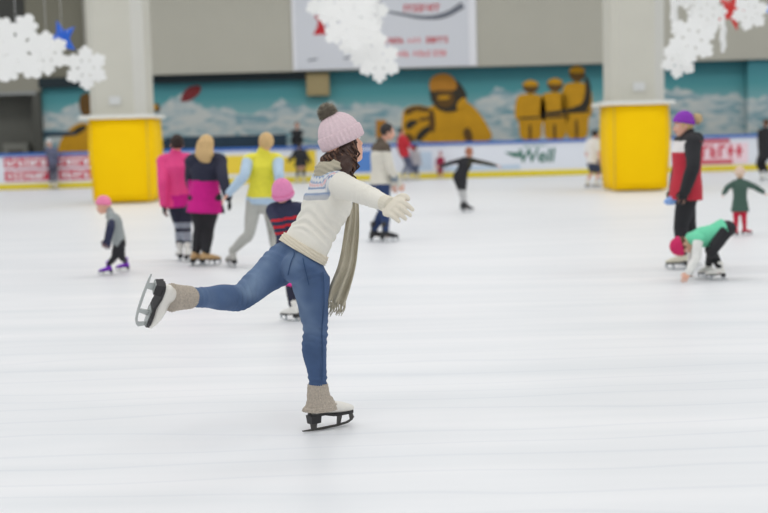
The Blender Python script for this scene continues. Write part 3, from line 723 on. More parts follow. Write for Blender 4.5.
    for i in (0, 1):
        skate(root, fts[i][0], V((0, 0, 1)), fts[i][1], s, bm_ if not isinstance(bm_, list) else bm_[i], shaft=shaft)
    return root, dict(pel=pel, neck=neck, head=head, sh=sh, els=els, wrs=wrs, kn=kn, an=an, F=F, R=R, s=s, U=U, HF=HF, HR=HR, k=k)
pi = math.pi

# --- 1 small child in grey jacket, pink helmet, purple boots (left)
PINKH = mat('pink_helmet', (238, 130, 172), rough=.5); GREYJ = cl('grey_jacket', (152, 158, 158)); NAVYC = cl('navy_cloth', (42, 46, 74))
PURB = mat('purple_boot', (128, 20, 200), rough=.4)
person('small child skating left in grey jacket, pink hat and bright purple boots', 115, 276, .60,
       dict(head=(103, 205, 0), neck=(110, 213, 0), pelvis=(119, 241, .03), elR=(109, 228, 1), wrR=(106, 240, 1), elL=(112, 227, -1), wrL=(109, 241, -1), knL=(114, 258, 1), knR=(122, 257, -1)),
       (pi+.1, -.25), [(107, .12, pi+.15), (124, .5, pi+.05)], hk=1.28, body_yaw=pi+.2, spine=-.06,
       top=dict(m=[GREYJ, NAVYC], hem=.02, paint=lambda c, q: 1 if (min((c-q['els'][i]).length for i in (0, 1)) < .09 or min((c-q['wrs'][i]).length for i in (0, 1)) < .11) else 0, collar=True),
       legs=dict(m=BLK, d=.004, name='leggings'), hat=dict(m=PINKH, pom=None), gloves=NAVYC, boots=PURB, shaft=.08)
# --- 2 woman in pink jacket
PINKJ = cl('pink_jacket', (232, 62, 134), rough=.6); MAG = cl('magenta_cloth', (206, 14, 134)); DKNAVY = cl('dark_navy', (36, 38, 58)); GREYK = cl('grey_knee', (150, 156, 168))
person('dark haired woman in pink padded jacket seen from behind beside the blonde woman', 184, 261.5, 1.0,
       dict(head=(177, 143, 0), neck=(176, 157, 0), pelvis=(180, 197, 0), elL=(163, 182, -1), wrL=(164, 204, -1), elR=(188, 180, 1), wrR=(196, 196, 1), knL=(180, 228, 1), knR=(186, 228, 1)),
       (pi/2+.2, 0), [(180, .1, pi/2+.3), (189, -.05, pi/2-.2)], hk=.98, body_yaw=pi/2-.15, vox=.015,
       top=dict(m=[PINKJ, MAG], d=.03, da=.026, hem=.12, hemr=1.12, paint=lambda c, q: 1 if (c-q['pel']).dot(q['tu']) < .03 and min((c-q['wrs'][i]).length for i in (0, 1)) > .12 else 0, collar=True, name='padded_jacket'),
       legs=dict(m=[DKNAVY, GREYK], paint=lambda c: 1 if .40 < c.z < .47 or .26 < c.z < .36 else 0), hair=dict(m=mat('dark_hair', (50, 38, 34)), bun=True), gloves=GREYB, boots=mat('boot_white', (232, 230, 224), rough=.5))
# --- 3 blonde woman navy / magenta
BLOND = mat('blond_hair', (206, 172, 120), rough=.7, var=.25, scale=60)
NAVJ = cl('navy_jacket', (40, 42, 62))
person('long haired blonde woman in navy and magenta jacket with black trousers and tan boots', 204, 266, 1.0,
       dict(head=(207, 144, 0), neck=(206, 157, 0), pelvis=(205, 198, 0), elL=(190, 178, 1), wrL=(193, 192, -1), elR=(223, 178, -1), wrR=(228, 197, -1), knL=(200, 228, 1), knR=(208, 228, 1)),
       (pi/2-.2, 0), [(199, .05, pi/2-.9), (209, -.02, pi/2-1.1)], body_yaw=pi/2, vox=.015,
       top=dict(m=[NAVJ, MAG, BLK], d=.03, da=.024, hem=.17, hemr=1.25, paint=lambda c, q: (1 if (c-q['pel']).dot(q['tu']) < .20 and abs((c-q['pel']).dot(q['R'])) < .20 else 0), collar=True),
       legs=dict(m=BLK, r=1.15, d=.014), hair=dict(m=BLOND, long=.2), gloves=BLK, boots=mat('tan_boot', (196, 160, 112), rough=.6), shaft=.01)
# --- 4 yellow vest woman
YV = cl('yellow_vest', (232, 222, 60), rough=.6); PBL = cl('pale_blue_sleeve', (178, 200, 220)); PGR = cl('pale_grey_trousers', (178, 178, 172))
person('blonde woman in yellow vest and pale blue sleeves striding with one leg out', 262, 267, 1.0,
       dict(head=(266, 142, 0), neck=(263, 156, 0), pelvis=(262, 199, 0), elL=(244, 176, -1), wrL=(229, 193, -1), elR=(279, 176, -1), wrR=(281, 194, 1), knL=(249, 234, -1), knR=(273, 232, 1)),
       (pi/2+.2, 0), [(232, .1, pi/2+.5), (277, -.2, pi/2-.2)], body_yaw=pi/2+.1, vox=.015,
       top=dict(m=[YV, PBL], d=.02, hem=.06, name='vest', sleeve_m=PBL, sleeve=1, collar=True, paint=lambda c, q: 1 if (c-q['pel']).dot(q['tu']) < .02 else 0),
       legs=dict(m=PGR, r=.95), hair=dict(m=BLOND, bun=False), boots=mat('grey_boot', (186, 184, 178), rough=.5))
# --- 5 child navy jacket red stripes, behind the skater
REDS = cl('red_stripe', (196, 30, 44)); PKH = mat('pink_knit', (234, 140, 186), var=.25, scale=90); PINKL = cl('bright_pink', (240, 60, 160))
def stripes5(c, q):
    t_ = (c-q['sh'][0]).dot((q['els'][0]-q['sh'][0]).normalized()); d = (c-q['neck']).dot(q['tu'])
    return 1 if (-.21 < d < -.06 and (d*100 % 5.2) < 2.0 and (c-q['neck']).dot(q['R']) < .35 and (c-q['neck']).dot(q['R']) > -.08) else 0
person('child in pink hat and navy jacket with red stripes, half hidden by the near skater', 294, 321, .72,
       dict(head=(283, 193, 0), neck=(286, 206, 0), pelvis=(292, 246, 0), elL=(279, 225, -1), wrL=(283, 242, 1), elR=(300, 224, 1), wrR=(303, 240, 1), knL=(291, 284, 1), knR=(299, 284, 1)),
       (pi/2-.2, .0), [(291, 0, pi/2+.9), (303, .1, pi/2-.3)], hk=1.22, body_yaw=pi/2-.4,
       top=dict(m=[NAVYC, REDS], d=.03, da=.03, hem=.05, paint=stripes5, collar=True), legs=dict(m=[DKNAVY, PINKL], paint=lambda c: 1 if .28 < c.z < .36 else 0), hat=dict(m=PKH, cut=-.075), gloves=PINKL)
# --- 7 man white sweater
CRM = cl('cream_sweater', (216, 212, 200)); BRN = cl('brown_yoke', (88, 76, 64)); JE = cl('dark_jeans', (42, 62, 104)); DH = mat('black_hair', (40, 34, 32), rough=.6)
def strap7(root, q):
    g = Geo(); s = q['s']; a = q['neck']-q['R']*.02-q['F']*.10; n_ = q['neck']
    pts = [n_+q['R']*.05*s+q['F']*.02, n_+q['R']*.17*s+q['F']*.01-V((0, 0, .12*s)), q['pel'].lerp(n_, .45)+q['R']*.185*s+q['F']*.03, q['pel']+q['R']*.20*s+q['F']*.10*s+V((0, 0, .08))]
    g.loft(pts, [(.012, .02)]*4, q['R'], n=8); part('bag_strap', g, BLK, root)
    c = pts[-1]+q['F']*.04; g = Geo(); M = Matrix.Translation(c); g.box((-.05, -.03, -.05), (.05, .03, .04), M=M); part('hip_bag', g, mat('grey_bag', (130, 142, 152)), root)
person('dark haired man in cream sweater with brown shoulders and blue jeans', 383, 242, 1.0,
       dict(head=(388, 131, 0), neck=(381, 145, 0), pelvis=(380, 184, 0), elL=(386, 170, 1), wrL=(392, 184, 1), elR=(391, 170, -1), wrR=(399, 184, 1), knL=(383, 211, 1), knR=(385, 211, 1)),
       (.15, 0), [(377, .1, .2), (388, -.05, .1)], body_yaw=.35, vox=.015,
       top=dict(m=[CRM, BRN], d=.026, da=.020, hem=-.03, name='sweater', collar=True, extra=strap7, paint=lambda c, q: 1 if (c-q['neck']).dot(q['tu']) > -.085 else 0),
       legs=dict(m=JE, r=1.1, name='jeans'), hair=dict(m=DH), boots=mat('black_boot', (36, 36, 40), rough=.4), shaft=.1)
# --- 8 red coat person behind him
REDC = cl('red_coat', (190, 40, 52)); LIL = cl('slate_trousers', (86, 92, 116))
person('person in bright red coat standing at the board behind the man in cream', 404, 181, .98,
       dict(head=(401, 131, 0), neck=(402, 137, 0), pelvis=(405, 154, 0), elL=(399, 146, 1), wrL=(400, 152, 1), elR=(409, 145, -1), wrR=(413, 149, 1)),
       (.3, 0), [(403, .1, .3), (409, -.1, .1)], body_yaw=.5, vox=.02,
       top=dict(m=REDC, d=.03, da=.03, hem=.1, name='coat', collar=True), legs=dict(m=LIL), hair=dict(m=DH), gloves=BLK)
GRW = cl('pale_grey_coat', (176, 172, 176))
person('child in pale grey top standing right of the red coated person', 417, 180, .74,
       dict(head=(415, 147, 0), neck=(415, 151, 0), pelvis=(416, 164, 0), elL=(412, 158, 1), wrL=(412, 163, 1), elR=(420, 158, -1), wrR=(421, 163, 1)),
       (pi*.7, 0), [(415, .1, pi*.6), (419, 0, pi*.4)], body_yaw=pi*.6, vox=.02, hk=1.15, top=dict(m=GRW, hem=.05), legs=dict(m=LIL), hair=dict(m=mat('brown_hair', (96, 66, 46))))
# --- 9 maroon child
MRN = cl('maroon_suit', (150, 30, 66))
person('tiny child in maroon suit close to the board left of the black clad skater', 440, 179, .58,
       dict(head=(440.5, 153.5, 0), neck=(440.5, 158, 0), pelvis=(440, 167, 0), elL=(436.5, 162, 1), wrL=(436, 166, 1), elR=(444, 162, -1), wrR=(444.5, 166, 1)),
       (pi/2, 0), [(438.5, .05, pi/2), (442, 0, pi/2-.3)], body_yaw=pi/2, vox=.018, hk=1.25, top=dict(m=MRN, d=.03, hem=.05), legs=dict(m=MRN, d=.02), hat=dict(m=mat('grey_pink_hat', (176, 128, 140))))
# --- 10 black skater arms spread
GRS = cl('olive_black', (56, 54, 40)); GRW2 = cl('pale_legwarmer', (190, 190, 190))
person('black clad skater gliding with both arms stretched wide before the board', 466, 212, .86,
       dict(head=(469.5, 152, 0), neck=(467.5, 158.5, 0), pelvis=(460, 177, 0), shL=(463, 160, 0), shR=(472, 160.5, 0), elL=(450.5, 163, 1), wrL=(440, 166.5, 1), elR=(485, 163, 1), wrR=(496, 165.5, 1), knL=(459, 187, 1), knR=(464, 189, 1)),
       (pi/2-.7, 0), [(464, .9, .6), (467, 0, .2)], body_yaw=pi/2-.5, vox=.014,
       top=dict(m=[BLK, GRS], hem=.03, d=.010, da=.006, paint=lambda c, q: 1 if (c-q['neck']).dot(q['R']) > .05 else 0),
       legs=dict(m=[BLK, GRW2], d=.0, paint=lambda c: 1 if c.z < .42 else 0), hair=dict(m=mat('auburn_hair', (170, 112, 86)), bun=True), boots=mat('black_boot', (36, 36, 40), rough=.4), shaft=.05)
# --- 11 white t-shirt by right pad
WT = cl('white_shirt', (232, 230, 228)); NS = cl('navy_shorts', (62, 72, 98)); MR2 = cl('dark_maroon', (92, 38, 60))
person('person in white shirt and navy shorts beside the right yellow pad', 592, 188, .99,
       dict(head=(595.5, 134, 0), neck=(594, 140, 0), pelvis=(592.5, 161, 0), elL=(586, 152, 1), wrL=(588, 160, 1), elR=(599, 151, -1), wrR=(600, 160, 1)),
       (.4, 0), [(588, .1, .8), (597, 0, .5)], body_yaw=.9, vox=.02,
       top=dict(m=WT, hem=.06, name='shirt', sleeve=.45), legs=dict(m=NS, short=True, name='shorts'), hair=dict(m=DH))
person('child in dark maroon top half hidden behind the right yellow pad', 599.5, 181, .86,
       dict(head=(600, 144, 0), neck=(600, 149, 0), pelvis=(599, 164, 0), elL=(595.5, 157, 1), wrL=(596, 163, 1), elR=(604, 157, -1), wrR=(604, 163, 1)),
       (pi/2, 0), [(597.5, .05, pi/2), (601.5, 0, pi/2-.3)], body_yaw=pi/2, vox=.02, hk=1.1, top=dict(m=MR2, d=.02, hem=.06), legs=dict(m=DKNAVY), hair=dict(m=DH))
# --- 12 red & black jacket
RJ = cl('red_jacket', (192, 28, 52), rough=.6); WHP = cl('white_panel', (230, 226, 224)); PUR = mat('purple_knit', (138, 50, 176), var=.15, scale=80); FURB = mat('beige_fur', (200, 172, 128), var=.3, scale=70)
def p12(c, q):
    n_ = c-q['neck']; t_ = n_.dot(q['tu']); f = n_.dot(q['F']); r = n_.dot(q['R'])
    arm_ = min(((c-q['sh'][1]).cross((q['els'][1]-q['sh'][1]).normalized())).length, 9)
    da = min((c-q['sh'][0].lerp(q['els'][0], k/8)).length for k in range(9)); db = min((c-q['els'][0].lerp(q['wrs'][0], k/8)).length for k in range(9))
    db2 = min((c-q['els'][1].lerp(q['wrs'][1], k/8)).length for k in range(9))
    if t_ > -.035: return 1
    if min(db, db2) < .085 and t_ < -.3: return 1
    if da < .092 or db < .09: return 1
    if t_ > -.15 and f > .02: return 2
    return 0
def hold12(root, q):
    g = Geo(); c = q['pel']+q['F']*.14*q['s']-V((0, 0, .10)); g.ell(c, V((.09, 0, 0)), V((0, .06, 0)), V((.03, 0, .05))); part('blue_cloth', remesh(g, .012, 1), mat('sky_blue', (140, 176, 232)), root)
    g = Geo(); c = q['neck']-q['F']*.09-q['tu']*.02; g.ell(c, q['R']*.12, q['F']*.07, q['tu']*.08); part('hood', remesh(g, .012, 2), [BLK], root)
person('adult in red and black jacket, purple hat and black trousers standing in profile', 684, 269, 1.0,
       dict(head=(683, 124, 0), neck=(688, 138, 0), pelvis=(686, 190, 0), elR=(679, 165, 1), wrR=(674, 190, 1), elL=(693, 167, -1), wrL=(685, 191, -1), knL=(681, 226, 1), knR=(689, 226, 1)),
       (pi+.05, -.05), [(680, -.05, pi+.1), (689, .35, pi+.1)], body_yaw=pi+.1, vox=.015, bulk=1.08,
       top=dict(m=[RJ, BLK, WHP], d=.035, da=.03, hem=.10, paint=p12, collar=True, extra=hold12),
       legs=dict(m=BLK, r=1.12, d=.012), hat=dict(m=PUR, pom=FURB, pomback=True, pomr=1.5), gloves=BLK, hair=dict(m=BLOND), boots=mat('boot_cream', (214, 208, 188), rough=.5))
# --- 13 mint child bending
MINT = cl('mint_top', (112, 214, 172)); WSL = cl('white_sleeve', (226, 226, 222)); RASP = mat('raspberry_knit', (206, 34, 96), var=.2, scale=80)
person('child in mint top and raspberry hat bending down to touch the ice', 712, 279, .74,
       dict(head=(682, 246, 0), neck=(691, 240, 0), pelvis=(723, 230, 0), elR=(692, 261, 1), wrR=(690, 273, 1), elL=(696, 259, -1), wrL=(688, 273, -1), knL=(713, 250, -1), knR=(710, 249, 1)),
       (pi+.1, -1.0), [(707, .1, pi+.5), (717, -.1, pi-.1)], hk=1.15, body_yaw=pi, spine=-.05,
       top=dict(m=[MINT, WSL], d=.025, hem=.02, sleeve_m=WSL), legs=dict(m=BLK, d=.012), hat=dict(m=RASP), hair=dict(m=mat('brown_hair', (96, 66, 46))))
# --- 14 green coat child
GRC = cl('green_coat', (66, 92, 82)); RT = cl('red_tights', (200, 34, 62)); BLH = mat('pale_blond', (220, 190, 160), var=.2, scale=60)
person('toddler in dark green coat and red tights with arms held out', 741, 236, .56,
       dict(head=(740, 173, 0), neck=(740, 181, 0), pelvis=(740, 205, 0), shL=(734, 184, 0), shR=(747, 184, 0), elL=(728, 187, 1), wrL=(724, 193, 1), elR=(755, 187, 1), wrR=(763, 192, 1), knL=(736, 219, 1), knR=(744, 219, 1)),
       (pi/2-.5, 0), [(735, .0, pi/2+.4), (746, .1, 0)], hk=1.25, body_yaw=pi/2-.2,
       top=dict(m=GRC, d=.03, da=.03, hem=.16, hemr=1.15, name='coat', collar=True), legs=dict(m=RT, name='tights'), hair=dict(m=BLH), hat=dict(m=mat('beige_hat', (222, 196, 176))), boots=RT, shaft=.05)
# --- 15 right edge person
person('person in black coat at the far right picture edge', 764, 181, 1.0,
       dict(head=(766, 123, 0), neck=(765.5, 130, 0), pelvis=(765, 152, 0), elL=(760, 142, 1), wrL=(760, 151, 1), elR=(771, 142, -1), wrR=(771, 151, 1)),
       (pi/2, 0), [(762, .1, pi/2), (768, 0, pi/2-.3)], body_yaw=pi/2+.3, vox=.02, top=dict(m=BLK, d=.03, da=.03, hem=.2, name='coat', collar=True), legs=dict(m=BLK), hair=dict(m=mat('brown_hair', (96, 66, 46))))
# --- 16 left far person
SLT = cl('slate_jacket', (96, 100, 124)); CHAR = cl('charcoal_trousers', (80, 78, 96))
person('person in slate jacket and grey hat at the board between the red adverts', 53, 189, 1.0,
       dict(head=(49, 142, 0), neck=(51, 148, 0), pelvis=(53, 164, 0), elL=(48, 156, 1), wrL=(49, 163, 1), elR=(57, 156, -1), wrR=(58, 163, 1)),
       (pi*.8, 0), [(51, .1, pi*.6), (56, 0, pi*.4)], body_yaw=pi*.6, vox=.02, top=dict(m=SLT, d=.0, hem=.06), legs=dict(m=CHAR), hat=dict(m=mat('light_grey_knit', (206, 204, 202))))
# --- dark figures near x=297
person('child in black clothes at the yellow advert, left of the near skater', 300, 183, .88,
       dict(head=(299, 146, 0), neck=(300, 151, 0), pelvis=(301, 165, 0), elL=(293, 156, 1), wrL=(289, 161, 1), elR=(307, 157, -1), wrR=(310, 162, 1)),
       (pi/2, 0), [(297, .1, pi/2), (304, 0, pi/2-.3)], body_yaw=pi/2, vox=.02, hk=1.1, bulk=1.3, top=dict(m=BLK, d=.05, da=.04, hem=.06), legs=dict(m=BLK), hair=dict(m=DH))
# spectator behind the barrier
def spectator():
    o, q = person('dark clothed spectator standing behind the board near the pink hat', 297, 180.6, 1.05,
       dict(head=(297, 125, 0), neck=(297, 131, 0), pelvis=(297, 148, 0), elL=(292, 139, 1), wrL=(294, 146, 1), elR=(302, 139, -1), wrR=(300, 146, 1)),
       (-pi/2, 0), [(295, .1, -pi/2), (300, 0, -pi/2)], body_yaw=-pi/2, vox=.02, top=dict(m=BLK, d=.02, hem=.12), legs=dict(m=BLK), hair=dict(m=DH))
spectator()
#MAIN#
# ================================================================== THE NEAR SKATER
B0 = G(321, 429.5); Y0 = B0.y
def Q(px, py, d=0): return P(px, py, Y0+d)
yaw = math.radians(36)
F0 = V((math.cos(yaw), math.sin(yaw), 0)); R0 = V((math.sin(yaw), -math.cos(yaw), 0)); Z = V((0, 0, 1))
me_ = thing('person', 'woman in pink bobble hat and cream sweater gliding on one skate, arm stretched out', 'person', V((B0.x, B0.y, 0)))
hipR = Q(308.5, 258, -.07); hipL = Q(297, 252, .08); pel = Q(304.5, 248, 0); waist = Q(317, 226, .01); chest = Q(327.5, 201, .03); neckb = Q(332, 173, .05)
head = Q(343, 141.5, .09); shR = Q(342, 186, -.10); shL = Q(324, 181, .19)
elR = solve(shR, 371, 197, .26, -1); wrR = solve(elR, 388, 204.5, .21, -1); haR = solve(wrR, 402, 210.5, .17, -1)
elL = shL+V((.03, .26, -.05)); wrL = elL+V((.0, .20, -.06))
knR = Q(315.5, 330, -.01); anR = Q(318, 392, 0)
knL = solve(hipL, 241, 297, .40, -1); anL = solve(knL, 184, 297.5, .37, -1)
tu = (neckb-pel).normalized(); tp_ = (waist-pel).normalized()
def chain(g, pts, rd, side, n=18): g.loft(pts, rd, side, n=n, sub=5)
def m_torso(g, d, hem=True):
    hp = .016 if hem else -.016
    g.loft([pel+tp_*(-.005 if hem else -.05), pel+tp_*.05, waist, chest, neckb-tu*.05, neckb], [(.118+d+hp*.6, .086+d+hp*.6), (.114+d+hp*.6, .084+d+hp*.6), (.112+d, .086+d), (.130+d, .102+d), (.100+d, .070+d), (.050+d, .050+d)], [R0]*6, n=26, sub=5, flat=hem)
    for a, b in ((neckb-tu*.045, shR), (neckb-tu*.045, shL)): chain(g, [a, a.lerp(b, .5), b], [.050+d, .054+d, .052+d], F0)
def m_arm(g, a, b, c, d, end=0):
    ext = (c-b).normalized()*end
    chain(g, [a, a.lerp(b, .5), b, b.lerp(c, .4), c+ext], [.052+d, .043+d, .034+d, .031+d, .026+d], Z)
def tuck(g, A, B, z0):
    """keep the waist inside the sweater hem"""
    a_ = (R0-tp_*R0.dot(tp_)).normalized(); b_ = tp_.cross(a_)
    for i, v in enumerate(g.v):
        h_ = (v-pel).dot(tp_)
        if z0 < h_ < .12 and (v-pel).length < .30:
            k_ = min(1, (h_-z0)/.045); q_ = pel+tp_*h_
            e_ = math.hypot((v-q_).dot(a_)/A, (v-q_).dot(b_)/B)
            if e_ > 1: g.v[i] = q_+(v-q_)*(1+(1/e_-1)*k_)
def m_leg(g, h, k, a, d, side, k2=1.0):
    chain(g, [h, h.lerp(k, .3), h.lerp(k, .7), k, k.lerp(a, .3)-F0*.012, k.lerp(a, .7), a], [(.094+d, .098+d), (.085+d, .090+d), (.064+d, .068+d), (.052+d, .055+d), (.053+d, .056+d), (.040+d, .042+d), (.034+d, .035+d)], side, n=20)
# head frame: looking away to the right, tipped back a little
hyaw = math.radians(44); hF = V((math.cos(hyaw), math.sin(hyaw), .22)); hU = V((-.30, -.05, .93))
U, HF, HR = frame(hU, hF)
# body
g = Geo(); m_torso(g, -.012, False); m_arm(g, shR, elR, wrR, -.006); m_arm(g, shL, elL, wrL, -.006)
m_leg(g, hipR, knR, anR, -.008, R0); m_leg(g, hipL, knL, anL, -.008, R0)
chain(g, [neckb-tu*.05, neckb.lerp(head, .4), head-U*.03], [.052, .047, .055], R0)
head_geo(g, head, U, HF, HR, 1.0)
g = remesh(g, .006, 2)
tuck(g, .116, .088, -.075)
hL = (wrL-elL).normalized()
hand_geo(g, wrL, hL, -Z, .17, F0, curl=.4, n=10); hand_geo(g, wrR+(haR-wrR).normalized()*.015, (haR-wrR), V((0, .6, -.8)), .158, V((.3, .8, .62)), r=1.0, curl=.75, n=10, spread=1.26)
part('body', g, mat('skin_near', (232, 178, 152), rough=.5, var=.05, scale=25), me_)
face_bits(me_, head, U, HF, HR, 1.0)
# jeans
DEN = mat('blue_denim', (68, 92, 130), rough=.9, var=.34, scale=7, bump=.35, bscale=420)
nt = DEN.node_tree
_a = nt.nodes.new('ShaderNodeAttribute'); _a.attribute_name = 'fade'; _m = nt.nodes.new('ShaderNodeMix'); _m.data_type = 'RGBA'; _b = nt.nodes['Principled BSDF']
_l = _b.inputs['Base Color'].links[0].from_socket; nt.links.new(_l, _m.inputs[6]); _m.inputs[7].default_value = (*srgb((128, 150, 178)), 1); nt.links.new(_a.outputs['Fac'], _m.inputs[0]); nt.links.new(_m.outputs[2], _b.inputs['Base Color'])
g = Geo(); m_leg(g, hipR, knR, anR+Z*.0, .006, R0); m_leg(g, hipL, knL, anL.lerp(knL, .08), .006, R0)
chain(g, [pel-tp_*.07-Z*.01, pel-tp_*.01, pel+tp_*.04], [(.134, .104), (.134, .102), (.118, .086)], [R0]*3, n=24)
for s_, h in ((1, hipR), (-1, hipL)): g.ell(h-F0*.036-tp_*.052, R0*.076, F0*.078, Z*.080)   # seat
g = remesh(g, .0062, 4)
def fold(g, c, ax, amp, wl, ext):
    """cloth folds across a limb around point c (ridges perpendicular to ax)"""
    for i, v in enumerate(g.v):
        r = v-c; t_ = r.dot(ax)
        if abs(t_) < ext*2 and r.length < .16:
            n_ = (r-ax*t_); 
            if n_.length > .01:
                ph = t_+n_.normalized().dot(F0)*.02+noise.noise(v*14)*.012
                g.v[i] = v+n_.normalized()*amp*math.sin(ph*2*math.pi/wl)*math.exp(-(t_/ext)**2)
fold(g, knR-Z*.02, Z, .0032, .036, .07); fold(g, anR+Z*.05, Z, .003, .030, .05); fold(g, knL, (knL-anL).normalized(), .0045, .028, .06); fold(g, anL.lerp(knL, .2), (knL-anL).normalized(), .003, .03, .05)
fold(g, hipR-Z*.03+F0*.05, (Z-F0*.3).normalized(), .003, .04, .06); fold(g, hipL.lerp(knL, .3), (hipL-knL).normalized(), .0035, .045, .08)
tuck(g, .129, .099, -.060)
jn = part('jeans', g, DEN, me_)
fa = jn.data.attributes.new('fade', 'FLOAT', 'POINT'); bb = V(me_.location)
def seg(p, a, b): 
    t_ = max(0, min(1, (p-a).dot(b-a)/(b-a).length_squared)); return (p-a.lerp(b, t_))
for i, v in enumerate(jn.data.vertices):
    p = v.co+bb; f = 0
    for (a, b, w_) in ((hipR-F0*.09-Z*.02, knR-F0*.03+Z*.02, .055), (hipL-F0*.10, hipL.lerp(knL, .85)-V((0, .06, -.02)), .06), (knL, anL, .04)):
        f = max(f, math.exp(-(seg(p, a, b).length/w_)**2))
    fa.data[i].value = f*(.75+.5*noise.noise(p*18))
# jeans seams and back pockets as stitched ridges
def near(g_, p, d): # ray to surface of mesh g_ by nearest vertex along d
    return min((v for v in g_.v if (v-p).cross(d).length < .02), key=lambda v: v.dot(d), default=p)
STI = mat('denim_seam', (52, 78, 116), rough=.9)
gs = Geo()
toc = lambda p: (CAM-p).normalized()
def on(px, py):
    d = ray(px, py); best = None
    for v in g.v:
        c = (v-CAM); t_ = c.dot(d)
        if (c-d*t_).length < .012 and (best is None or t_ < best): best = t_
    return CAM+d*best if best else None
for path in (((294, 250), (294, 255), (291, 262), (288, 275)), ((303, 258), (305, 268), (309, 285)), ((323, 272), (324, 288), (324, 310), (322, 330), (323, 355), (322, 380))):
    pts = [on(*q) for q in path]; pts = [p for p in pts if p]
    if len(pts) > 2: gs.loft(pts, [(.0025, .0025)]*len(pts), F0, n=6, sub=5)
if gs.v: part('seam', gs, STI, jn)
# leg warmers
def ribbed(g, pts, rads, side, ribs=26, amp=.05):
    h = Geo(); h.loft(pts, rads, side, n=ribs*3, sub=6, cap=False)
    n = ribs*3
    ctr = []
    for r in range(len(h.v)//n):
        ring = h.v[r*n:(r+1)*n]; c = sum(ring, V((0, 0, 0)))/n
        for j in range(n):
            k = 1+amp*math.cos(2*math.pi*j*ribs/n)*(1 if True else 0)+.02*math.sin(r*1.7+j*.3)
            h.v[r*n+j] = c+(ring[j]-c)*k
    g.add(h.v, h.f)
WARM = mat('oatmeal_knit', (194, 182, 168), rough=.95, var=.4, scale=120, bump=.6, bscale=260)
g = Geo(); ribbed(g, [anR+Z*.042, anR+Z*.03, anR-Z*.02+F0*.002, anR-Z*.055+F0*.008, anR-Z*.074+F0*.010, anR-Z*.090+F0*.010], [(.043, .046), (.047, .050), (.050, .056), (.062, .070), (.070, .086), (.073, .091)], R0)
part('leg_warmer', g, WARM, me_)
dL = (anL-knL).normalized()
footF = V((-.40, .46, -.80)); 
g = Geo(); ribbed(g, [anL-dL*.055, anL-dL*.035, anL+dL*.01, anL+dL*.045, anL+dL*.078], [(.042, .044), (.047, .050), (.050, .053), (.053, .056), (.058, .062)], R0)
part('leg_warmer', g, WARM, me_)
# skates
BW = mat('white_leather', (234, 230, 222), rough=.42, var=.04, coat=.2)
bR = V((B0.x, B0.y, .001)); bR = GX(322.5, Y0); bR.z = .001
skate(me_, bR, Z, F0, 1.0, BW, STEELD, SOLE, shaft=.03, fine=True)
UL = V((.86, .42, -.18)).normalized(); _, FL, RL = frame(UL, footF)
baseL = anL+dL*.055-UL*.150
skate(me_, baseL, UL, FL, 1.0, BW, mat('bright_blade', (176, 180, 178), rough=.3, metal=.6), SOLE, shaft=.02, fine=True)
# sweater with a fair-isle yoke
def sweater_mat():
    m = bpy.data.materials.new('cream_fairisle_knit'); m.use_nodes = True; nt = m.node_tree; b = nt.nodes['Principled BSDF']; N = nt.nodes.new; L = nt.links.new
    at = N('ShaderNodeAttribute'); at.attribute_name = 'knit'; sp = N('ShaderNodeSeparateXYZ'); L(at.outputs['Vector'], sp.inputs[0])   # x = around, y = distance down, z = yoke mask
    def M(op, a, b_=None, c=None):
        n = N('ShaderNodeMath'); n.operation = op
        for i, q in enumerate((a, b_, c)):
            if q is None: continue
            if isinstance(q, (int, float)): n.inputs[i].default_value = q
            else: L(q, n.inputs[i])
        return n.outputs[0]
    x, y, z = sp.outputs
    zz = M('PINGPONG', M('MULTIPLY', x, 1.0), .010)       # zig
    z2 = M('PINGPONG', M('ADD', x, .005), .005)
    t = M('ADD', y, zz); t2 = M('SUBTRACT', y, zz); t3 = M('ADD', y, M('MULTIPLY', z2, 1.5))
    s1 = M('LESS_THAN', M('PINGPONG', t, .012), .0045); s2 = M('LESS_THAN', M('PINGPONG', t2, .018), .006); s3 = M('LESS_THAN', M('PINGPONG', t3, .016), .005)
    inb = lambda a, b_: M('MULTIPLY', M('GREATER_THAN', y, a), M('LESS_THAN', y, b_))
    mask = M('GREATER_THAN', z, .5)
    def band(col, sel, prev):
        mx = N('ShaderNodeMix'); mx.data_type = 'RGBA'; L(sel, mx.inputs[0]); mx.inputs[7].default_value = (*srgb(col), 1)
        if isinstance(prev, tuple): mx.inputs[6].default_value = prev
        else: L(prev, mx.inputs[6])
        return mx.outputs[2]
    c = band((218, 219, 220), M('MULTIPLY', mask, inb(.020, .135)), (*srgb((232, 228, 218)), 1))
    c = band((146, 166, 196), M('MULTIPLY', M('MULTIPLY', mask, s1), inb(.030, .075)), c)
    c = band((222, 188, 190), M('MULTIPLY', M('MULTIPLY', mask, s2), inb(.065, .105)), c)
    c = band((132, 150, 180), M('MULTIPLY', M('MULTIPLY', mask, s3), inb(.085, .140)), c)
    c = band((196, 130, 138), M('MULTIPLY', mask, inb(.014, .019)), c)
    c = band((128, 138, 160), M('MULTIPLY', M('MULTIPLY', mask, M('LESS_THAN', M('PINGPONG', x, .005), .0026)), inb(.130, .150)), c)
    c = band((230, 218, 196), M('GREATER_THAN', z, 5), c)
    L(c, b.inputs['Base Color']); b.inputs['Roughness'].default_value = .95
    tc = N('ShaderNodeTexCoord'); n2 = N('ShaderNodeTexNoise'); n2.inputs['Scale'].default_value = 260; L(tc.outputs['Object'], n2.inputs[0])
    bp = N('ShaderNodeBump'); bp.inputs['Strength'].default_value = .35; bp.inputs['Distance'].default_value = .004; L(n2.outputs['Fac'], bp.inputs['Height']); L(bp.outputs['Normal'], b.inputs['Normal'])
    return m
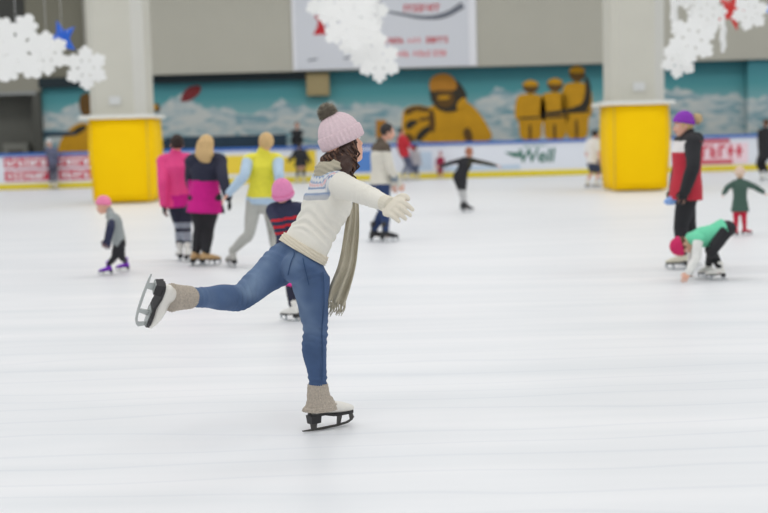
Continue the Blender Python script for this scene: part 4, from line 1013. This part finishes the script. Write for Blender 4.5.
g = Geo(); m_torso(g, .010); m_arm(g, shR, elR, wrR, .010, .0); m_arm(g, shL, elL, wrL, .010, .02)
chain(g, [neckb-tu*.02, neckb+tu*.02], [.066, .060], R0)
g = remesh(g, .0058, 3)
for i, v in enumerate(g.v):       # soft wrinkles: diagonal on the waist, rings at the elbow
    r = v-waist; t_ = r.dot(tu); rr = (v-pel.lerp(neckb, max(0, min(1, (v-pel).dot(tu)/(neckb-pel).length))))
    if rr.length > 1e-3:
        a = math.exp(-((t_+.01)/.10)**2)*.0055*math.sin((t_*1.0+rr.dot(F0)*.55+noise.noise(v*6)*.05)*2*math.pi/.048)
        a += noise.noise(v*11)*.004
        a *= max(0, min(1, ((v-pel).dot(tp_)-.05)/.03))
        g.v[i] = v+rr.normalized()*a
fold(g, elR, (wrR-shR).normalized(), .004, .035, .07); fold(g, shR.lerp(chest, .25), (elR-shR).normalized(), .004, .05, .05)
sw = part('sweater', g, sweater_mat(), me_)
at = sw.data.attributes.new('knit', 'FLOAT_VECTOR', 'POINT'); bb = V(me_.location); nk = neckb+tu*.015
for i, v in enumerate(sw.data.vertices):
    p = v.co+bb; r = p-nk; dn = r.length-.055
    az = math.atan2(r.dot(R0), -r.dot(F0)); u = az*(.055+max(dn, 0)*.6)
    ts = (p-shR).dot((elR-shR).normalized()); tsl = (p-shL).dot((elL-shL).normalized())
    msk = 1 if (ts < -.03 and tsl < -.01 and (p-neckb).dot(tu) < .05) else 0
    
    at.data[i].vector = (u+1.0, dn, msk)
# hem rib + cuffs
HEMM = mat('hem_rib', (228, 218, 198), rough=.95, var=.1, scale=200, bump=.4, bscale=300)
g = Geo(); ribbed(g, [pel-tp_*.026, pel-tp_*.006, pel+tp_*.018], [(.149, .119), (.149, .118), (.146, .114)], R0, ribs=44, amp=.006); part('hem_band', g, HEMM, sw)
CUFF = mat('cream_cuff', (226, 219, 202), rough=.95, var=.06, scale=150, bump=.4, bscale=300)
for a, b in ((elR, wrR), (elL, wrL)):
    d = (b-a).normalized(); g = Geo(); ribbed(g, [b-d*.03, b+d*.0, b+d*.045], [.0385, .038, .037], Z, ribs=18, amp=.025); part('cuff', g, CUFF, sw)
# gloves
GLV = mat('cream_glove', (230, 222, 206), rough=.95, var=.08, scale=100, bump=.4, bscale=300)
g = Geo(); hand_geo(g, wrR+(haR-wrR).normalized()*.015, haR-wrR, V((0, .6, -.8)), .168, V((.3, .8, .62)), r=1.5, curl=.75, n=10, spread=.84); part('glove', remesh(g, .0035, 2), GLV, me_)
g = Geo(); hand_geo(g, wrL, hL, -Z, .175, F0, r=1.3, curl=.4, n=10); part('glove', remesh(g, .0035, 2), GLV, me_)
# hair: a volume plus curling locks
HRM = mat('dark_brown_hair', (66, 44, 36), rough=.55, var=.45, scale=40, bump=.3, bscale=160)
g = Geo(); hc = head-HF*.020+U*.005
g.ell(hc, HR*.088, HF*.100, U*.102, nu=24, nv=16)
nb = head-HF*.055-U*.06
g.loft([head-HF*.04-U*.02, nb, nb-Z*.06+V((.0, -.03, 0)), nb-Z*.12+V((.012, -.045, 0))], [(.088, .062), (.094, .060), (.084, .050), (.045, .03)], HR, n=20)
g = remesh(g, .006, 2)
for i, v in enumerate(g.v):
    r_ = v-head; f_ = r_.dot(HF); u_ = r_.dot(U)
    if f_ > .012 and u_ < .055: v = v-HF*(f_-.012)
    g.v[i] = v+noise.noise_vector(v*38)*.009
rr = random.Random(11)
for k in range(230):
    a = rr.uniform(-pi*.98, pi*.98); st = head+U*rr.uniform(-.04, .01)+HR*math.sin(a)*.082-HF*math.cos(a)*.090
    if (st-head).dot(HF) > .000: continue
    L_ = rr.uniform(.10, .19); w0 = rr.uniform(.009, .017); ph = rr.uniform(0, 6.3); tw = rr.uniform(1.8, 3.2)
    out = (HR*math.sin(a)-HF*math.cos(a))
    pts = []
    for j in range(11):
        q = j/10; sp_ = .018*math.sin(q*pi)+.004
        p = st-Z*L_*q-U*.0+out*sp_+V((math.cos(ph+q*tw*6.3), math.sin(ph+q*tw*6.3), 0))*w0*(.4+q)
        p += (nb-Z*L_*.8-p)*(.28*q*q)
        pts.append(p)
    g.loft(pts, [(.0065*(1-.75*abs(q/10-.3)), .004) for q in range(11)], HR, n=6, sub=2, mi=1 if rr.random() < .3 else 0)
for k in range(150):
    a = rr.uniform(-pi, pi); st = nb-Z*rr.uniform(-.02, .04)+HR*math.sin(a)*.085-HF*math.cos(a)*.055
    L_ = rr.uniform(.07, .12); w0 = rr.uniform(.007, .014); ph = rr.uniform(0, 6.3); tw = rr.uniform(1.5, 2.6); pts = []
    for j in range(9):
        q = j/8; pts.append(st-Z*L_*q+V((math.cos(ph+q*tw*6.3), math.sin(ph+q*tw*6.3), 0))*w0+(nb-st)*.35*q*q)
    g.loft(pts, [(.006*(1-.7*abs(q/8-.35)), .004) for q in range(9)], HR, n=6, sub=2, mi=1 if rr.random() < .35 else 0)
hc_ = head+U*.028-HF*.004; ax_ = V((-.38, -.06, .92)).normalized()
for i, v in enumerate(g.v):       # tucked in under the hat
    h_ = (v-hc_).dot(ax_)
    if h_ > -.050:
        rad = (v-hc_)-ax_*h_; lim = .091*math.sqrt(max(.02, 1-(max(h_, 0)/.115)**2))
        if rad.length > lim: v = v-rad.normalized()*(rad.length-lim)
        if h_ > .10: v = v-ax_*(h_-.10)
        g.v[i] = v
part('hair', g, [HRM, mat('brown_hair_light', (104, 72, 54), rough=.5, var=.35, scale=50)], me_)
# beanie
PK = mat('pale_pink_knit', (230, 206, 212), rough=.95, var=.10, scale=90, bump=.5, bscale=220)
g = Geo(); hc = head+U*.028-HF*.004; ax = V((-.38, -.06, .92)).normalized(); AU, AF, AR_ = frame(ax, HF)
def cable(th, ph): 
    return 1+.026*math.cos(th*20)*math.sin(ph)+.009*math.sin(ph*34+math.cos(th*10)*2)
g.ell(hc, AR_*.100, AF*.109, AU*.120, nu=160, nv=44, fn=cable)
cut = -.030
g.v = [v if (v-hc).dot(AU) > cut else v-AU*((v-hc).dot(AU)-cut) for v in g.v]
hat = part('knitted_hat', g, PK, me_)
g = Geo(); n_ = 216; vs = []; prof = [(-.045, 0), (-.040, .005), (-.02, .007), (.0, .0075), (.018, .005), (.024, 0), (.018, -.008), (-.04, -.008)]
for i in range(n_):
    a = 2*pi*i/n_; rb = .0036*math.cos(a*30)
    d = AR_*math.cos(a)*.099+AF*math.sin(a)*.108; dn_ = d.normalized()
    for (h_, o_) in prof: vs.append(hc+d+dn_*(o_+(rb if o_ > 0 else 0))+AU*(h_+.006))
m_ = len(prof); fs = [(i*m_+j, ((i+1) % n_)*m_+j, ((i+1) % n_)*m_+(j+1) % m_, i*m_+(j+1) % m_) for i in range(n_) for j in range(m_)]
g.add(vs, fs); part('folded_brim', g, PK, hat)
g = Geo(); pc = hc+AU*.155; pc = P(327.5, 113, pc.y)
rr = random.Random(4)
for _ in range(1500):
    d = V((rr.gauss(0, 1), rr.gauss(0, 1), rr.gauss(0, 1))).normalized(); d2 = (d+V((rr.gauss(0, .18), rr.gauss(0, .18), rr.gauss(0, .18)))).normalized()
    sd = d.orthogonal().normalized()*.0022; s2 = d.cross(sd); b_ = pc+d*.030; l = rr.uniform(.018, .030)
    g.add([b_+sd, b_-sd*.5+s2*.8, b_-sd*.5-s2*.8, b_+d2*l], [(0, 1, 3), (1, 2, 3), (2, 0, 3)], 1 if rr.random() < .35 else 0)
g.sph(pc, .040, nu=16, nv=12); part('pompom', g, [mat('taupe_fur', (104, 96, 84), var=.4, scale=90), mat('taupe_fur_light', (168, 160, 142), var=.2, scale=90)], hat)
# scarf
SCF = mat('beige_scarf', (188, 180, 160), rough=.95, var=.16, scale=14, bump=.4, bscale=240)
g = Geo()
for lay, (r_, dz, ph) in enumerate(((.078, .0, 0), (.082, .030, .6), (.072, -.022, 1.4))):
    pts = []
    for i in range(19):
        a = 2*pi*i/18+ph; pts.append(neckb+tu*(.016+dz*.8)+R0*math.cos(a)*r_*.86+F0*(math.sin(a)*r_*.92+.002)+tu*(.012*math.sin(a+.7)))
    g.loft(pts, [(.020+.004*math.sin(i*2.1+lay), .030+.005*math.sin(i*1.3)) for i in range(19)], [(p-neckb) for p in pts], n=12, sub=3)
scf_w = remesh(g, .006, 2)
for i, v in enumerate(scf_w.v): scf_w.v[i] = v+(v-neckb).normalized()*.005*math.sin((v-neckb).dot(tu)*2*pi/.024+noise.noise(v*16)*3)*.7+(v-neckb).normalized()*noise.noise(v*30)*.005
def tail(pts, wid, thk, nf, side, ph):
    """hanging strip with lengthwise folds, thickness included"""
    g_ = Geo(); K = len(pts); sub = 6; n = 40
    h = Geo(); h.loft(pts, [(w_, thk) for w_ in wid], side, n=n, sub=sub, cap=False)
    for r in range(len(h.v)//n):
        ring = h.v[r*n:(r+1)*n]; c = sum(ring, V((0, 0, 0)))/n; a = (ring[0]-c); wv = a.length; a = a.normalized(); b_ = (ring[n//4]-c).normalized()
        for j in range(n):
            u = (ring[j]-c).dot(a)/wv
            h.v[r*n+j] = ring[j]+b_*.010*math.sin(u*nf+ph+r*.10)+b_*.003*math.sin(r*.6+u*3)
    g_.add(h.v, h.f); return g_
p1 = [Q(347, 178, .10), Q(352, 192, .08), Q(354, 212, .06), Q(353, 240, .05), Q(349, 268, .04), Q(342, 292, .03), Q(338, 304, .03)]
p2 = [Q(345, 180, .07), Q(349, 196, .04), Q(351, 214, .03), Q(348, 242, .02), Q(344, 266, .01), Q(336, 288, .0), Q(332, 301, 0)]
sdv = (R0*.55+F0*.8).normalized(); ta = tail(p1, [.022, .024, .025, .028, .031, .033, .032], .008, 5.5, sdv, 0); tb = tail(p2, [.020, .022, .023, .026, .030, .032, .030], .008, 5.0, sdv, 1.3)
scf = part('scarf', scf_w, SCF, me_)
for tg in (ta, tb): part('scarf_end', tg, SCF, scf)
g = Geo(); rr = random.Random(2)
for (pt, w_) in ((p1[-1], .038), (p2[-1], .034)):
    for k in range(22):
        u = -1+2*k/21; st = pt+sdv*w_*u+F0*.004*math.sin(k*2); L_ = rr.uniform(.035, .06)
        g.loft([st+Z*.008, st-Z*L_*.5+V((rr.uniform(-.006, .004), rr.uniform(-.005, .005), 0)), st-Z*L_+V((-.008+rr.uniform(-.014, .006), rr.uniform(-.01, .01), 0))], [.0026, .0024, .0016], F0, n=6, sub=2)
part('fringe', g, SCF, scf)
g = Geo()
for k in range(5): st = Q(327, 290+k*1.4, -.02); g.loft([st, st+V((-.018, -.01, .006*(k-2))), st+V((-.045, -.015, -.012+.007*(k-2)))], [.0024]*3, Z, n=6, sub=2)
part('fringe', g, SCF, scf)
for n_, a_, b_, L_ in (('upper arm', shR, elR, .27), ('forearm', elR, wrR, .22), ('thighL', hipL, knL, .4), ('shinL', knL, anL, .37), ('thighR', hipR, knR, .4), ('shinR', knR, anR, .37), ('neckhead', neckb, head, .2), ('shoulders', shL, shR, .3), ('torso', pel, neckb, .42)):
    print('LEN', n_, round((a_-b_).length, 3), L_)
